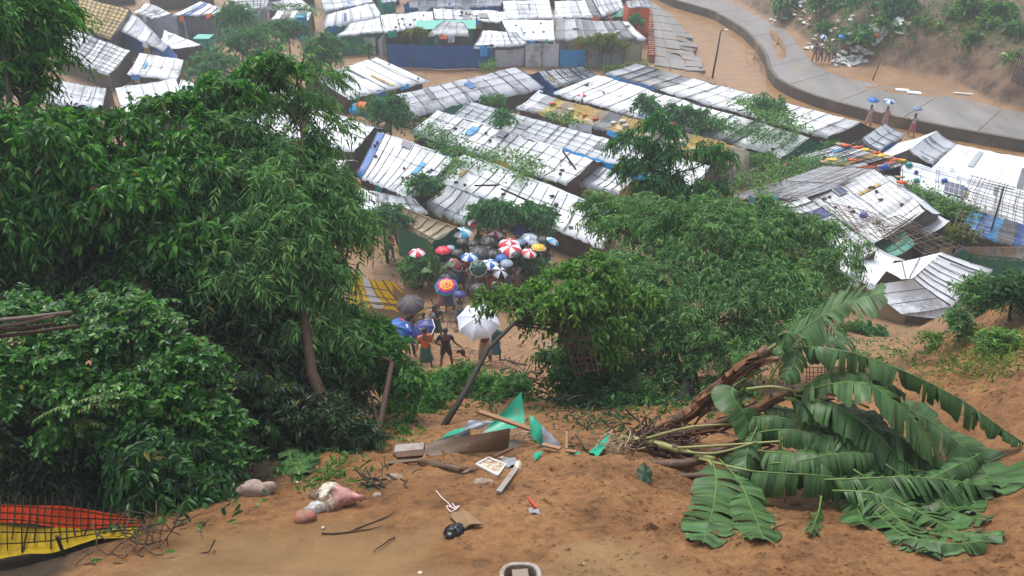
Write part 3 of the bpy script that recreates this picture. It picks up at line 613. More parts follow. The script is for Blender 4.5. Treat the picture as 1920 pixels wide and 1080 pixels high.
def clusters(cent,rad,n,k,Lt,Ll,Lw,droop,shell=.45,style='twig',spread=.9,curl=.25,up=.3):
    """n twigs in the ellipsoid, each with k leaves"""
    u=unit(RN.normal(0,1,(n,3))); u[:,2]=np.where(u[:,2]<-.35,-u[:,2]*.6,u[:,2]); r=RN.random(n)**shell
    bump_=1+.22*np.sin(u[:,0]*5+cent[0])*np.cos(u[:,1]*4+u[:,2]*5+cent[1])
    ms=max(7,n//26); us=unit(RN.normal(0,1,(ms,3))); us[:,2]=np.where(us[:,2]<-.35,-us[:,2]*.6,us[:,2]); cs=us*(RN.random(ms)**.38)[:,None]; pk=RN.integers(0,ms,n)
    lump_=(RN.random(n)<.82)[:,None]
    C=cent+np.where(lump_,(cs[pk]+RN.normal(0,.125,(n,3))*np.array((1.15,1.15,.8)))*rad,u*rad*(r*bump_)[:,None]); u=np.where(lump_,unit(cs[pk]+RN.normal(0,.2,(n,3))),u)
    D=unit(u*.9+RN.normal(0,.5,(n,3))+np.array((0,0,up))); Lt_=Lt*RN.uniform(.6,1.3,n)
    t=(np.arange(k)+.6)/k; t=np.tile(t,(n,1))+RN.uniform(-.03,.03,(n,k))
    side=np.where(np.arange(k)%2==0,1,-1)[None,:]
    P=C[:,None,:]+D[:,None,:]*(Lt_[:,None]*t)[...,None]+np.array((0,0,-1.0))*(droop*Lt_[:,None]*t**2)[...,None]
    T_=unit(D[:,None,:]+np.array((0,0,-1.0))*(droop*1.6*t)[...,None])
    S=unit(np.cross(T_,np.array((0,0,1.0))+RN.normal(0,.3,(n,1,3))))
    if style=='whorl': ang=RN.uniform(0,6.28,(n,k)); B=unit(np.cross(S,T_)); lat=S*np.cos(ang)[...,None]+B*np.sin(ang)[...,None]
    else: lat=S*side[...,None]
    A=unit(T_*.55+lat*spread+RN.normal(0,.22,(n,k,3))+np.array((0,0,-1.0))*droop*.55)
    m=n*k; sz=RN.uniform(.65,1.25,m)
    return leaves(P.reshape(-1,3),A.reshape(-1,3),Ll*sz,Lw*sz*RN.uniform(.8,1.2,m),curl=curl)
def path(p,q,bend=.12,k=5,rnd=R):
    p=np.asarray(p,float);q=np.asarray(q,float);L=np.linalg.norm(q-p); o=np.array([rnd.uniform(-1,1) for _ in range(3)])*L*bend
    return [lerp(p,q,t)+o*math.sin(math.pi*t)+np.array([rnd.uniform(-1,1) for _ in range(3)])*L*.015 for t in np.linspace(0,1,k)]
def tree(label,lobes,trunk,leaf,n,k,Lt,Ll,Lw,droop=.4,bark=None,r0=.12,name='tree',cat='tree',group=None,shell=.45,style='twig',base=None,limbs=True,curl=.25,spread=.9,up=.3,twigr=.012):
    """lobes: (px,py,Y,rx_px,ry_px[,weight]) ; trunk: list of (px,py,Y) from the ground up"""
    bark=bark or M_BARK
    tp=[WY(*t) for t in trunk]
    if base is None: tp[0][2]=H(tp[0][0],tp[0][1])-.1
    par=thing(name,label,cat,tp[0]+(0,0,.1),group)
    ln=len(tp); MB().tube(tp if ln>2 else path(tp[0],tp[1],.04,4),[lerp(r0,r0*.45,i/(max(ln,2 if ln>2 else 4)-1)) for i in range(ln if ln>2 else 4)],7).put('trunk',bark,par,smooth=True)
    ar=[]; 
    for lo in lobes: ar.append(lo[3]*lo[4]*(lo[5] if len(lo)>5 else 1)*(mpp(WY(*lo[:3]))**2))
    tot=sum(ar); VV=[];FF=[];off=0
    for lo,a in zip(lobes,ar):
        c=WY(*lo[:3]); s=mpp(c); rad=np.array((lo[3]*s,(lo[3]+lo[4])*.5*s*.85,lo[4]*s))
        V,F=clusters(c,rad,max(6,int(n*a/tot)),k,Lt,Ll,Lw,droop,shell,style,spread,curl,up); VV.append(V); FF.append(F+off); off+=len(V)
        if limbs:
            st=tp[-1] if R.random()<.6 or ln<3 else tp[-2]
            pp=path(st,c,.1,5); MB().tube(pp,[lerp(r0*.4,r0*.14,i/4) for i in range(5)],5).put('limb',bark,par,smooth=True)
            mb=MB()
            for _ in range(7):
                e=c+np.array([R.gauss(0,.55) for _ in range(3)])*rad; mb.tube(path(pp[3] if R.random()<.5 else c,e,.1,4),[twigr*1.5,twigr*1.2,twigr,twigr*.6],4,cap=False)
            mb.put('twig',bark,par,kind='stuff')
    big('crown',np.concatenate(VV),np.concatenate(FF),leaf,par,smooth=False,kind='stuff'); return par
G1='trees and shrubs of the dark thicket'
# --- big thicket, far to near
tree('dark narrow leaved tree filling the upper corner of the picture',[(45,60,15,75,75),(10,140,14.5,60,50),(85,20,15.5,48,35),(0,30,15,80,60),(85,120,14.6,36,30),(60,165,14.4,40,22,.7)],[(20,640,11.5),(30,380,12.8),(45,190,14)],L_MID,1250,12,.42,.15,.034,.8,r0=.16)
tree('broad leaved tree with bright drooping tufts in front of hidden white roofs',[(330,215,14,95,38,.6),(210,245,13.6,90,48,.65),(420,180,14.4,60,32,.45),(80,290,13,110,95),(230,360,12.8,130,90),(60,430,12.4,100,90),(330,310,13.2,90,60),(140,520,12.2,110,60),(330,450,12.2,90,60),(250,540,11.8,100,45),(455,150,15,50,22,.35),(510,120,15,30,20,.4)],[(260,890,9.5),(265,650,10.8),(280,420,12.2)],L_MID,5000,9,.40,.15,.056,.9,r0=.18,style='whorl',curl=.35)
tree('tall light green tree with long curved leaves, twin brown trunks at mud edge',[(560,135,15.2,66,45,.32),(480,200,14.8,95,66,.42),(600,240,14.8,60,55,.22),(420,320,13.6,125,85),(550,350,14,115,85,.75),(625,425,13.6,66,75),(480,440,13,140,95),(575,520,12.6,72,70),(440,540,12,110,80),(560,610,12,110,50,.8)],[(625,893,9.85),(628,800,10.3),(585,700,10.9),(566,560,11.9),(540,400,13.2)],L_ACAC,7600,11,.40,.15,.029,.75,bark=M_BARKR,r0=.13)
_p=[o for o in sc.objects if o.get('label','').startswith('tall light green tree')][0]; MB().tube([np.array((WY(606,893,9.8)[0],WY(606,893,9.8)[1],H(WY(606,893,9.8)[0],9.8)-.1)),WY(600,845,10.1),WY(572,785,10.6),WY(540,735,11.2),WY(505,660,12)],[.10,.09,.08,.065,.05],7).put('trunk',M_BARKR,_p,smooth=True)
tree('rounded dark tree hanging in front of the yellow roof, slim leaning trunk',[(700,650,12.2,38,42),(748,712,11.8,32,30),(655,610,12.6,30,36,.7),(655,660,12,45,55)],[(690,893,9.9),(712,800,10.6),(735,680,11.6)],L_MID,1300,11,.34,.13,.036,.6,bark=M_BARKR,r0=.085)
tree('deep shaded undergrowth tree behind the twin trunks',[(420,640,11.6,130,85),(540,700,11.4,90,70),(300,560,12,130,80),(640,740,11.4,70,50,.7),(150,520,12.2,140,80)],[(500,880,9.9),(480,760,10.8)],L_SHADE_TINT,3400,10,.4,.15,.045,.7,r0=.1)
tree('dense round leaved bush with bright new shoots above orange tarpaulin',[(250,620,9.7,75,45),(150,660,9.5,80,55),(60,700,9.2,90,60),(330,700,9.2,60,50),(370,780,9.0,55,45),(230,740,9.0,90,55),(60,600,9.8,70,35),(150,590,9.9,40,30,.6),(180,810,8.8,110,45,.5),(370,870,8.5,50,60),(310,640,9.5,45,35,.7)],[(290,1010,7.6),(280,860,8.5)],L_MID,3000,12,.34,.088,.046,.5,r0=.05,name='bush',cat='bush',style='twig',curl=.12)
tree('trailing leafy bush with long blades beside the orange tarpaulin end',[(350,930,8.0,75,70),(300,870,8.1,70,60),(400,840,8.7,50,50),(350,1000,7.7,50,25)],[(345,1040,7.4),(345,960,7.9)],L_DARK,850,10,.36,.13,.045,.7,r0=.03,name='bush',cat='bush')
tree('shaded low thicket behind the round leaved bush near orange tarpaulin',[(60,880,9.2,110,60),(200,880,9.0,110,60),(330,800,9.4,90,60),(10,800,9.4,90,60),(420,900,9.0,40,35)],[(180,960,8.6),(180,900,8.9)],L_SHADE_TINT,1900,10,.32,.11,.04,.5,r0=.05,name='bush',cat='bush')  # dark leaves added to fill the black void under the bush
tree('black green hollow undergrowth between bush and twin trunks',[(440,780,10.2,100,70),(520,830,10,70,45),(360,700,10.6,110,60),(600,790,10.2,60,50),(650,830,9.9,45,35)],[(470,880,9.8),(470,820,10.2)],L_SHADE_TINT,1900,10,.34,.13,.04,.6,r0=.05,name='bush',cat='bush')
tree('wall of dark foliage beneath the upper corner tree',[(60,300,14.5,120,90),(20,480,13,110,80),(160,440,13.4,100,80)],[(40,640,11.4),(50,400,13.6)],L_SHADE_TINT,1900,10,.42,.16,.045,.7,r0=.1)
# bright spray of pinnate leaflets
sp_=thing('fern_like_branch','bright pale green feathery branch tip sticking out of the dark bush','branch',WY(120,770,8.6))
VV=[];FF=[];off=0
for a,b_ in [((120,785),(238,735)),((140,770),(225,760)),((130,790),(200,800)),((110,775),(190,742)),((150,790),(150,818)),((60,790),(130,762))]:
    p,q=WY(*a,8.6),WY(*b_,8.35+R.uniform(-.1,.1)); n=22; t=np.linspace(.1,1,n); Pt=p+(q-p)*t[:,None]+np.array((0,0,.05))*np.sin(t*3.1)[:,None]
    d=nz(q-p); s=nz(np.cross(d,(0,0,1))); sd=np.where(np.arange(n)%2==0,1,-1)[:,None]
    V,F=leaves(Pt,d*.5+s*sd+np.array((0,0,-.25)),np.full(n,.085)*(1.1-t*.5),np.full(n,.026),curl=.15); VV.append(V);FF.append(F+off);off+=len(V)
    MB().tube([p,lerp(p,q,.5)+(0,0,.05),q],.004,4).put('stalk',M_BAML,sp_)
big('leaflets',np.concatenate(VV),np.concatenate(FF),L_BRIGHT,sp_,smooth=False,kind='stuff')
# --- right centre
tree('big bushy tree with narrow hanging leaves behind the fallen banana plants',[(1190,430,19.5,95,60),(1340,440,18.6,120,70),(1480,450,18.6,110,55),(1560,500,17.6,60,45,.8),(1250,530,17.2,140,75),(1420,540,17,140,75),(1180,620,16.2,110,80),(1330,650,15.6,120,75),(1490,600,16,80,50),(1200,720,15.2,100,50),(1390,400,19.6,70,35,.8),(1120,400,20,40,40,.6),(1310,740,14.8,90,50,.7)],[(1270,830,14.2),(1290,700,15.4),(1330,560,17)],L_ACAC,8600,11,.40,.14,.030,.75,r0=.17)
tree('slender tall tree with tiered drooping tufts before the yellow roof',[(1250,235,27,50,28,.7),(1210,265,27,50,26,.8),(1290,290,26.6,65,32),(1200,320,26.4,45,28),(1245,345,26,65,32),(1310,350,26,50,28,.8),(1280,390,25.6,60,35),(1350,300,26.6,35,18,.5),(1240,420,25,60,40)],[(1262,760,20),(1262,480,23.5),(1256,330,26.2),(1254,240,27.4)],L_BLUE,900,10,.5,.2,.055,1.1,r0=.09,style='whorl',curl=.5)
tree('small leaning tree with glossy leaves above the white umbrella, forked dark trunk',[(965,568,14.2,52,24,.7),(1060,540,14.6,66,38),(1100,610,14.2,55,50),(1020,590,14.2,52,30),(1110,510,15,50,32),(1150,560,15,60,45),(1140,640,14.6,50,50),(925,555,14.4,30,20,.6),(1060,570,14,50,35)],[(828,818,11.3),(872,735,12.2),(915,655,13),(965,605,13.6),(1020,575,14)],L_LIGHT,1450,9,.34,.13,.050,.8,r0=.062,style='whorl',curl=.3)
tree('dark lower foliage under the ladder frame beside debris',[(1080,690,14.8,70,60),(1130,750,13.8,80,40),(1200,790,13.4,80,30,.7)],[(1120,810,13),(1100,720,14.2)],L_DARK,1300,10,.36,.13,.04,.6,r0=.06,name='bush',cat='bush')
# fallen vegetation
for lab,lobes,tr in [('uprooted dark green bush lying across the slide below the people',[(880,725,14.6,60,24),(950,740,14.2,50,28),(820,735,14.2,35,16,.6)],[(930,790,13),(910,745,14)]),
                ('trampled leafy plants beside the slim trunk at debris edge',[(780,760,13.2,38,35,.7),(755,800,12.2,45,28,.8)],[(770,850,11),(770,790,12.4)])]:
    tree(lab,lobes,tr,L_MID,650,10,.38,.13,.034,.4,r0=.04,name='fallen_bush',cat='bush')
# --- camp trees
CT='trees growing between the shelter rows'
def ctree(label,px,py,z,rx,ry,leaf=L_BLUE,n=260,Ll=.26,Lw=.09,parts=3,dr=.5,name='tree',cat='tree'):
    c=W(px,py,z); Y=c[1]; lobes=[(px,py,Y,rx*.62,ry*.66)]
    for i in range(parts+2): a=2*math.pi*i/(parts+2)+.4; lobes.append((px+math.cos(a)*rx*.5,py+math.sin(a)*ry*.5,Y+R.uniform(-.6,.6),rx*.48,ry*.45,.8))
    b=W(px,py,z); tr=[(px,py,Y)]
    par=None
    c0=np.array((b[0],b[1],H(b[0],b[1])))
    # express the base through its own pixel so that tree() can place it
    d=c0-np.array((0,0,CAMZ)); dp=depth(c0); pxb=960+FOC*d[0]/dp; pyb=540-FOC*(d[1]*sP+d[2]*cP)/dp
    return tree(label,lobes,[(pxb,pyb,c0[1]),(px,py,Y)],leaf,n,9,Ll*2.4,Ll,Lw,dr,r0=.09,name=name,cat=cat,group=CT if cat=='tree' else None,limbs=False,style='whorl',curl=.3)
ctree('dense round dark green tree between pointed white roof and silver roof',728,212,2.6,48,40,n=520,Ll=.24)
ctree('feathery tree beside blue water tank shed',600,100,3.5,44,40,n=420,Ll=.26)
ctree('wide feathery tree beneath netted roofs, darkest of that clump',470,90,4.0,62,45,n=520,Ll=.28)
ctree('lower feathery tree in front of the wide one, reaching over tiled gap',400,130,3.4,60,34,n=420,Ll=.28)
ctree('sparse bushy tree beneath the green bordered white roof',540,60,3.0,40,28,n=300,Ll=.26)
ctree('rounded shrub poking through the white rope squared roof',941,222,2.6,23,18,n=160,Ll=.2)
ctree('small tree rising between the two long rows near red rag',1212,200,2.6,24,24,n=190,Ll=.22)
ctree('spreading shrub hiding the yellow roof ridge, under the slender tree',1285,222,2.5,50,26,n=330,Ll=.22)
ctree('tree between the two canal side rows spilling onto white roof',1440,205,2.6,32,30,n=260,Ll=.24)
ctree('yellow green bush covering the slate grey roof front',1128,80,2.0,55,16,L_YEL,n=360,Ll=.24,name='bush',cat='bush')
ctree('small yellow flowered shrub at the edge of stained white roof',783,62,2.0,22,9,L_YEL,n=110,Ll=.22,name='bush',cat='bush')
ctree('small bush at the orange hut corner',1192,38,2.2,16,10,n=110,Ll=.22,name='bush',cat='bush')
ctree('broad glossy mango like tree above the umbrella crowd',925,398,2.7,52,24,L_BLUE,n=460,Ll=.24,Lw=.07,dr=.8)
ctree('second glossy dark clump joined to mango like tree by navy umbrella',1000,405,2.6,38,26,L_BLUE,n=330,Ll=.24,Lw=.07,dr=.8)
ctree('dark shrub between two white rows above the grey lean-to',795,345,2.0,30,17,n=230,Ll=.2,name='bush',cat='bush')
ctree('small leafy tree over the end of the green hut',720,408,2.6,42,24,n=300,Ll=.2)
ctree('weedy bush with banana seedling beside the rainbow umbrella',788,510,.9,38,30,L_MID,n=300,Ll=.17,name='bush',cat='bush')
ctree('leafy shrub at the crowd edge below yellow umbrella',985,500,1.2,34,24,L_MID,n=260,Ll=.17,name='bush',cat='bush')
ctree('light green low bush beside the sea green sagging canvas',1800,440,1.4,40,17,L_YEL,n=260,Ll=.17,name='bush',cat='bush')
ctree('bushy plant in front of bamboo fence under the strapped roof',1620,640,1.2,52,40,L_MID,n=420,Ll=.17,name='bush',cat='bush')
ctree('thin sapling standing against the dirty white sheet roof',1708,560,1.6,22,34,L_MID,n=80,Ll=.16,name='sapling',cat='sapling',parts=1)
ctree('small palm crown above the netted roofs',440,30,4.5,26,22,n=120,Ll=.6,Lw=.09,dr=.9,name='palm_tree')
# ridge shrubs on the right bank
def slope(label,px,py,rx,ry,leaf=L_MID,n=400,Ll=.13,Lw=.035,h=.5,name='bush'):
    g=G(px,py+ry*.7); Y=g[1]; 
    lobes=[(px+R.uniform(-.3,.3)*rx,py+R.uniform(-.3,.3)*ry,Y,rx*.6,ry*.6) for _ in range(4)]
    d=g-np.array((0,0,CAMZ)); dp=depth(g)
    return tree(label,lobes,[(960+FOC*d[0]/dp,540-FOC*(d[1]*sP+d[2]*cP)/dp,g[1]),(px,py,Y)],leaf,n,9,Ll*2.4,Ll,Lw,.4,r0=.04,name=name,cat='bush',limbs=False)
slope('tall dense bush on the bank at picture edge, darkest of the bank shrubs',1895,560,60,55,L_DARK,700)
slope('soft grey green bush on the bank touching the strapped roof corner',1830,560,44,42,L_ACAC,520)
slope('light green weeds on the bank lower than the dark bush',1880,650,50,26,L_LIGHT,300,.11)
slope('thin weeds hanging down the bank beside earth ridge',1800,610,22,40,L_ACAC,200,.10)
slope('tuft of small weeds on the earth ridge',1745,640,10,16,L_LIGHT,40,.12,name='weed')
# vines over roofs
for lb,x,y,z,rx,ry,lf,n in [('leafy scrap of creeper at row end beside netted blue sided roof',1105,165,1.6,16,7,L_MID,70),('green tuft between ochre roof and white canal row',1330,232,2.0,30,10,L_MID,150),('shrub by the drape at the ochre roof end',1430,300,1.6,26,12,L_LIGHT,150),('shrub between the silver roof and the rope gridded roof',925,188,1.6,26,8,L_MID,110),('green clump beside the upper end of battened roof',850,285,1.8,18,9,L_MID,90),('bush beside brown gable of the canal row',1560,275,1.2,22,9,L_MID,90),('bush in the lane beside two gabled roofs',1725,335,1.2,26,8,L_LIGHT,110),('green growth beside the dark doorway',1760,400,1.2,26,14,L_MID,150),('shrub at the far lane by the palm',500,55,2.5,30,14,L_BLUE,150),('shrub before the stained white roof',690,90,1.5,16,8,L_MID,70)]:
    ctree(lb,x,y,z,rx,ry,lf,n=n,Ll=.2,Lw=.07,name='bush',cat='bush')
def vine(label,pts,z,wd,n,leaf=L_LIGHT,Ll=.17):
    c=[W(a,b_,z) for a,b_ in pts]; C=np.array(c); s=resamp(C,n) if len(c)>1 else C
    P=s+RN.normal(0,1,(n,3))*np.array((wd,wd,.12)); k=5; P=np.repeat(P,k,0)+RN.normal(0,.12,(n*k,3)); P[:,2]=np.maximum(P[:,2],z-.5)
    V,F=leaves(P,RN.normal(0,1,(n*k,3))*np.array((1,1,.3))+np.array((0,0,-.2)),RN.uniform(.6,1.2,n*k)*Ll,RN.uniform(.6,1.2,n*k)*Ll*.6)
    par=thing('climbing_vine',label,'vine',C.mean(0)); MB().tube([x+(0,0,-.05) for x in resamp(C,6)],.02,4).put('stem',M_BAM,par); big('foliage',V,F,leaf,par,smooth=False,kind='stuff')
vine('creeping vine patch in the middle of the mossy white roof',[(900,300),(965,290),(1005,312),(960,330)],2.5,.55,260)
vine('climbing vine hanging over the edge between white rows near orange cloth',[(800,235),(830,262),(862,285),(900,305)],2.2,.6,360,L_MID)
vine('thin vine running up the battened white roof edge',[(840,330),(850,310),(866,296)],2.6,.2,60)
vine('long green creeper between the two canal side rows',[(1225,205),(1300,222),(1370,238),(1440,252),(1470,262)],2.3,.7,520,L_MID)
vine('creeper mass spilling over white roof towards the canal',[(1390,185),(1430,205),(1470,225),(1500,240)],2.9,.6,380,L_LIGHT)
vine('low grassy creeper covering roof next to grey netted roof',[(1400,345),(1450,330),(1500,312),(1560,300)],2.2,.6,560,L_LIGHT)
vine('green creeper bank under the long roof with blue ropes',[(1700,355),(1740,370),(1780,385),(1815,398)],1.9,.6,520,L_LIGHT)
vine('green fringe along the white roof at top edge',[(508,16),(540,10),(575,16),(592,24)],2.8,.35,220,L_MID)
vine('small creeper over seam of ochre yellow roof',[(1030,212),(1060,220),(1085,226)],2.6,.3,90,L_MID)
vine('grass strip beside footpath at row end below the olive cloth',[(1135,130),(1170,127),(1215,118)],.3,.3,160,L_LIGHT)
vine('weeds climbing beside the blue fence end',[(905,118),(915,128),(925,112)],.8,.25,90,L_LIGHT)
# hillside
HB='bushes on the far cut hillside'
def hill_bush(px,py,rx,ry,leaf,n,label):
    g=G(px,py); s=mpp(g); rad=np.array((rx*s,rx*s*.8,ry*s*1.2)); V,F=clusters(g+(0,0,ry*s*.4),rad,n,7,.8,.42,.16,.4,.5,'whorl')
    par=thing('hill_bush',label,'bush',g,HB); MB().tube([g,g+(0,0,ry*s)],.05,4).put('stem',M_BARK,par); big('foliage',V,F,leaf,par,smooth=False,kind='stuff')
for (px,py,rx,ry,n,leaf,lb) in [(1480,12,42,16,240,L_BLUE,'bush patch at top of hill beside white sandbag run'),(1560,12,45,18,260,L_MID,'bushy growth above the sandbagged slope'),(1630,8,45,20,280,L_BLUE,'dark bushes at head of the grassy slope'),(1690,20,35,22,220,L_BLUE,'bushes over the reddish gully at top'),
  (1600,75,40,14,140,L_MID,'low green patch between the two white bag heaps'),(1660,50,40,12,140,L_MID,'low green patch above the torn white sheets'),(1545,60,30,10,100,L_MID,'green strip beneath the sandbag run'),(1830,15,50,18,260,L_LIGHT,'yellowish bushes on the hill shoulder'),(1880,30,36,18,200,L_MID,'dense bushes at the hill top corner'),
  (1905,60,20,18,120,L_MID,'bush above the small bamboo pen'),(1825,78,18,12,100,L_MID,'round bush alone on bare hill face'),(1850,45,20,10,90,L_LIGHT,'small bush beneath yellowish bushes'),(1795,30,24,12,110,L_LIGHT,'sparse bush on the bare ridge'),(1740,45,26,10,80,L_LIGHT,'thin scrub beside the reddish gully'),(1900,110,16,8,60,L_LIGHT,'small scrub just above the bamboo pen')]:
    hill_bush(px,py,rx*(.55 if px>1700 else .8),ry*(.6 if px>1700 else .8),leaf,int(n*(.35 if px>1700 else .6)),lb)
# ---------------------------------------------------------------- objects on roofs, fences, sheds
def GA(px,py,h=0.0):
    d=ray(px,py); o=np.array((0,0,CAMZ)); t=np.linspace(3,150,2200); P=o+d[None,:]*t[:,None]
    k=int(np.argmax(P[:,2]-h<=hq(P[:,0],P[:,1]))); 
    p=P[k]; return p
def tub(name,label,cat,pts,r,mat,n=6,group=None,kind=None):
    return MB().tube(pts,r,n).put(name,mat,label=label,cat=cat,group=group,smooth=n>5,kind=kind)
# latrine block
L0,L1=W(788,97,0),W(887,96,0); par=thing('latrine_block','green latrine block with four doors and pale turquoise roof','latrine',(L0+L1)/2)
dx=nz(L1-L0); dy=np.array((-dx[1],dx[0],0)); ln=np.linalg.norm(L1-L0); Mg=plain('green_sheet_metal',(.02,.27,.17),.45,.15,4); Mgl=plain('turquoise_roof',(.12,.45,.36),.5,.15,4); Mwh=plain('white_paint',(.75,.76,.76),.5,.1,5)
MB().box(L0+dx*ln/2+dy*.8+(0,0,1.0),(ln/2,.75,1.0),[dx,dy,np.array((0,0,1.))]).put('shed_body',plain('green_dark_metal',(.015,.17,.11),.5,.15,4),par)
for i in range(4):
    c=L0+dx*ln*(i+.5)/4; d_=MB().box(c+(0,0,1.0)+dy*.02,(ln/8-.12,.03,.93),[dx,dy,np.array((0,0,1.))]).put('door',Mg,par)
    MB().box(c+(0,0,1.72)-dy*.03,(.09,.015,.12),[dx,dy,np.array((0,0,1.))]).put('vent_plate',Mwh,d_)
r_=[L0-dx*.3-dy*.35+(0,0,2.1),L1+dx*.3-dy*.35+(0,0,2.1),L1+dx*.3+dy*1.8+(0,0,2.35),L0-dx*.3+dy*1.8+(0,0,2.35)]
mk('roof',r_+[p-(0,0,.07) for p in r_],[(0,1,2,3),(7,6,5,4),(0,4,5,1),(1,5,6,2),(2,6,7,3),(3,7,4,0)],Mgl,par)
def fence(label,pts,h,mat,name='cloth_fence',posts=2.0,sway=.04,cat='fence',postm=None,group=None,ph=.1,pr=.025):
    P=[W(*p,0) for p in pts]; par=thing(name,label,cat,sum(P)/len(P),group)
    for a,b_ in zip(P[:-1],P[1:]):
        L=np.linalg.norm(b_-a); k=max(1,round(L/posts)); dd=nz(b_-a); nn=np.array((dd[1],-dd[0],0))
        for i in range(k):
            p,q=lerp(a,b_,i/k),lerp(a,b_,(i+1)/k)
            g=[[lerp(p,q,u)*(1,1,0)+nn*(sway*math.sin(u*9+i)*(1-abs(v-.5)*2)+R.uniform(-.01,.01))+(0,0,.05+v*(h+.08*math.sin(math.pi*u)*(-1 if v==1 else 0))) for v in (0,.33,.66,1)] for u in np.linspace(0,1,6)]
            MB().grid(g).put('fence_cloth',mat,par,smooth=True)
            MB().tube([p-nn*-.05+(0,0,-.1),p+nn*.05+(0,0,h+ph)],pr,5).put('post',postm or M_BAM,par)
        MB().tube([b_+(0,0,-.1),b_+(0,0,h+ph)],pr,5).put('post',postm or M_BAM,par)
    return par
fence('long dark blue tarpaulin fence in front of the green latrines',[(728,126),(830,131),(925,128)],2.0,T['b'])
fence('white cloth fence with three dark posts left of bright blue cloth',[(984,126),(1048,126)],2.0,T['q'],posts=1.6,postm=M_BAT)
fence('bright blue cloth fence between white cloth and grey corrugated sheets',[(1049,127),(1097,126)],1.5,T['B'])
fence('grey corrugated sheet fence below the yellow green bush',[(1099,126),(1168,122)],1.7,T['m'],sway=.0,posts=1.2)
fence('olive brown cloth fence at bank end of the row',[(1169,120),(1200,116)],1.5,T['l'])
fence('pale cloth wind screen at the end of dark blue fence',[(712,118),(727,96)],1.9,T['q'])
fence('grey netted reed fence under green cloth wall',[(636,96),(706,103)],1.5,T['g'])
fence('low white and grey cloth fence beside dark blue fence end',[(928,128),(983,124)],1.5,T['g'])
# blue shed behind trees, turquoise shed
def shed(label,px,py,wpx,h,mat,rmat,dep=1.2):
    c=W(px,py,0); s=mpp(c)*wpx/2; par=thing('small_shed',label,'shed',c)
    MB().box(c+(0,dep/2,h/2),(s,dep/2,h/2)).put('shed_body',mat,par)
    MB().box(c+(0,-.03,h*.45),(s*.45,.03,h*.42)).put('door',rmat,par)
    MB().box(c+(0,dep/2,h+.04),(s*1.15,dep*.62,.035)).put('roof',rmat,par)
shed('bright blue latrine shed among feathery trees',568,78,15,2.2,T['B'],plain('cyan_sheet',(.05,.42,.62),.5,.1,4))
shed('small blue shed with turquoise roof beside the rope squared roof',1000,96,24,1.9,T['B'],Mgl)
shed('turquoise sheet shed glimpsed between feathery trees',385,112,26,1.8,T['t'],Mgl)
# brick stack along the bank
bp=thing('brick_stack','tall narrow stack of red bricks edging the canal bank','bricks',W(1219,112,0))
Mbr=[plain('red_brick_%d'%i,c,.8,.3,20) for i,c in enumerate([(.30,.10,.05),(.36,.14,.08),(.22,.08,.05)])]
a,b_=W(1221,116,0),W(1216,28,0); n=26; meshes=[]
for k in range(3):
    for i in range(n):
        p=lerp(a,b_,i/n); hh=.12+ .24*k
        MB().box(p+(R.uniform(-.06,.06),0,hh),(.26,.2,.11),[np.array((math.cos(t_),math.sin(t_),0)) if j==0 else (np.array((-math.sin(t_),math.cos(t_),0)) if j==1 else np.array((0,0,1.))) for j,t_ in enumerate([R.uniform(-.15,.15)]*3)]).put('brick',R.choice(Mbr),bp)
# lamp post in the canal
lb=W(1335,146,WATERZ); dlp=depth(lb); par=thing('lamp_post','thin dark lamp post standing in the muddy canal with white lamp head','lamp post',lb)
top=lb+(0.25,0,3.9); MB().tube([lb-(0,0,.4),lerp(lb,top,.5)+(.03,0,0),top],[.09,.075,.06],8).put('pole',M_BAT,par,smooth=True)
MB().tube([top,top+(.25,-.1,.08)],.035,5).put('arm',M_BAT,par); MB().ball(top+(.4,-.15,.1),(.22,.13,.08),8,5).put('lamp_head',Mwh,par,smooth=True)
def pole(label,p,q,r,mat=M_BAT,name='pole',cat='pole'): return tub(name,label,cat,[p,q],[r,r*.8],mat)
pole('leaning dark rod stuck in the flooded mud beside road',W(1636,151,ROADZ),W(1636,151,ROADZ)+(.35,0,1.9),.045)
pole('thinner bent rod by the foot of the mud cliff',W(1689,133,ROADZ),W(1689,133,ROADZ)+(.4,.1,1.6),.035)
pole('grey pole in front of the dark green shed',W(1185,42,0),W(1185,42,0)+(.1,0,2.6),.05,plain('grey_metal',(.35,.37,.38),.4,.1,5))
pole('tall slanting dark pole above low blue tarpaulin roof',W(1848,468,.5),W(1882,352,3.9),.05)
# broken slanted pieces on road
for i,(x,y) in enumerate([(1692,169),(1714,174)]):
    c=W(x,y,ROADZ+.06); MB().box(c,(.5,.28,.05),[np.array((.96,-.28,0)),np.array((.28,.96,0)),np.array((0,0,1.))]).put('white_slab',Mwh,label=['white board lying flat on the road, nearer the lamp post','white board lying flat on the road beside a first one'][i],cat='board',group='white boards on the road')
MB().box(W(1812,176,ROADZ+.04),(.9,.1,.04),[np.array((.96,-.28,0)),np.array((.28,.96,0)),np.array((0,0,1.))]).put('thin_board',Mwh,label='thin white strip of wood in the mud at the road edge',cat='board')
# bamboo pen on the hill
pc=G(1900,150); par=thing('bamboo_pen','small dark bamboo fence panel on hillside at the picture edge','fence',pc)
pa,pb=G(1897,152),G(1925,166)
for i in range(9): p=lerp(pa,pb,i/8); MB().tube([p,p+(0,0,2.0)],.045,4).put('picket',M_BAT,par)
for k in range(3): MB().tube([pa+(0,0,.4+.7*k),pb+(0,0,.4+.7*k)],.04,4).put('rail',M_BAT,par)
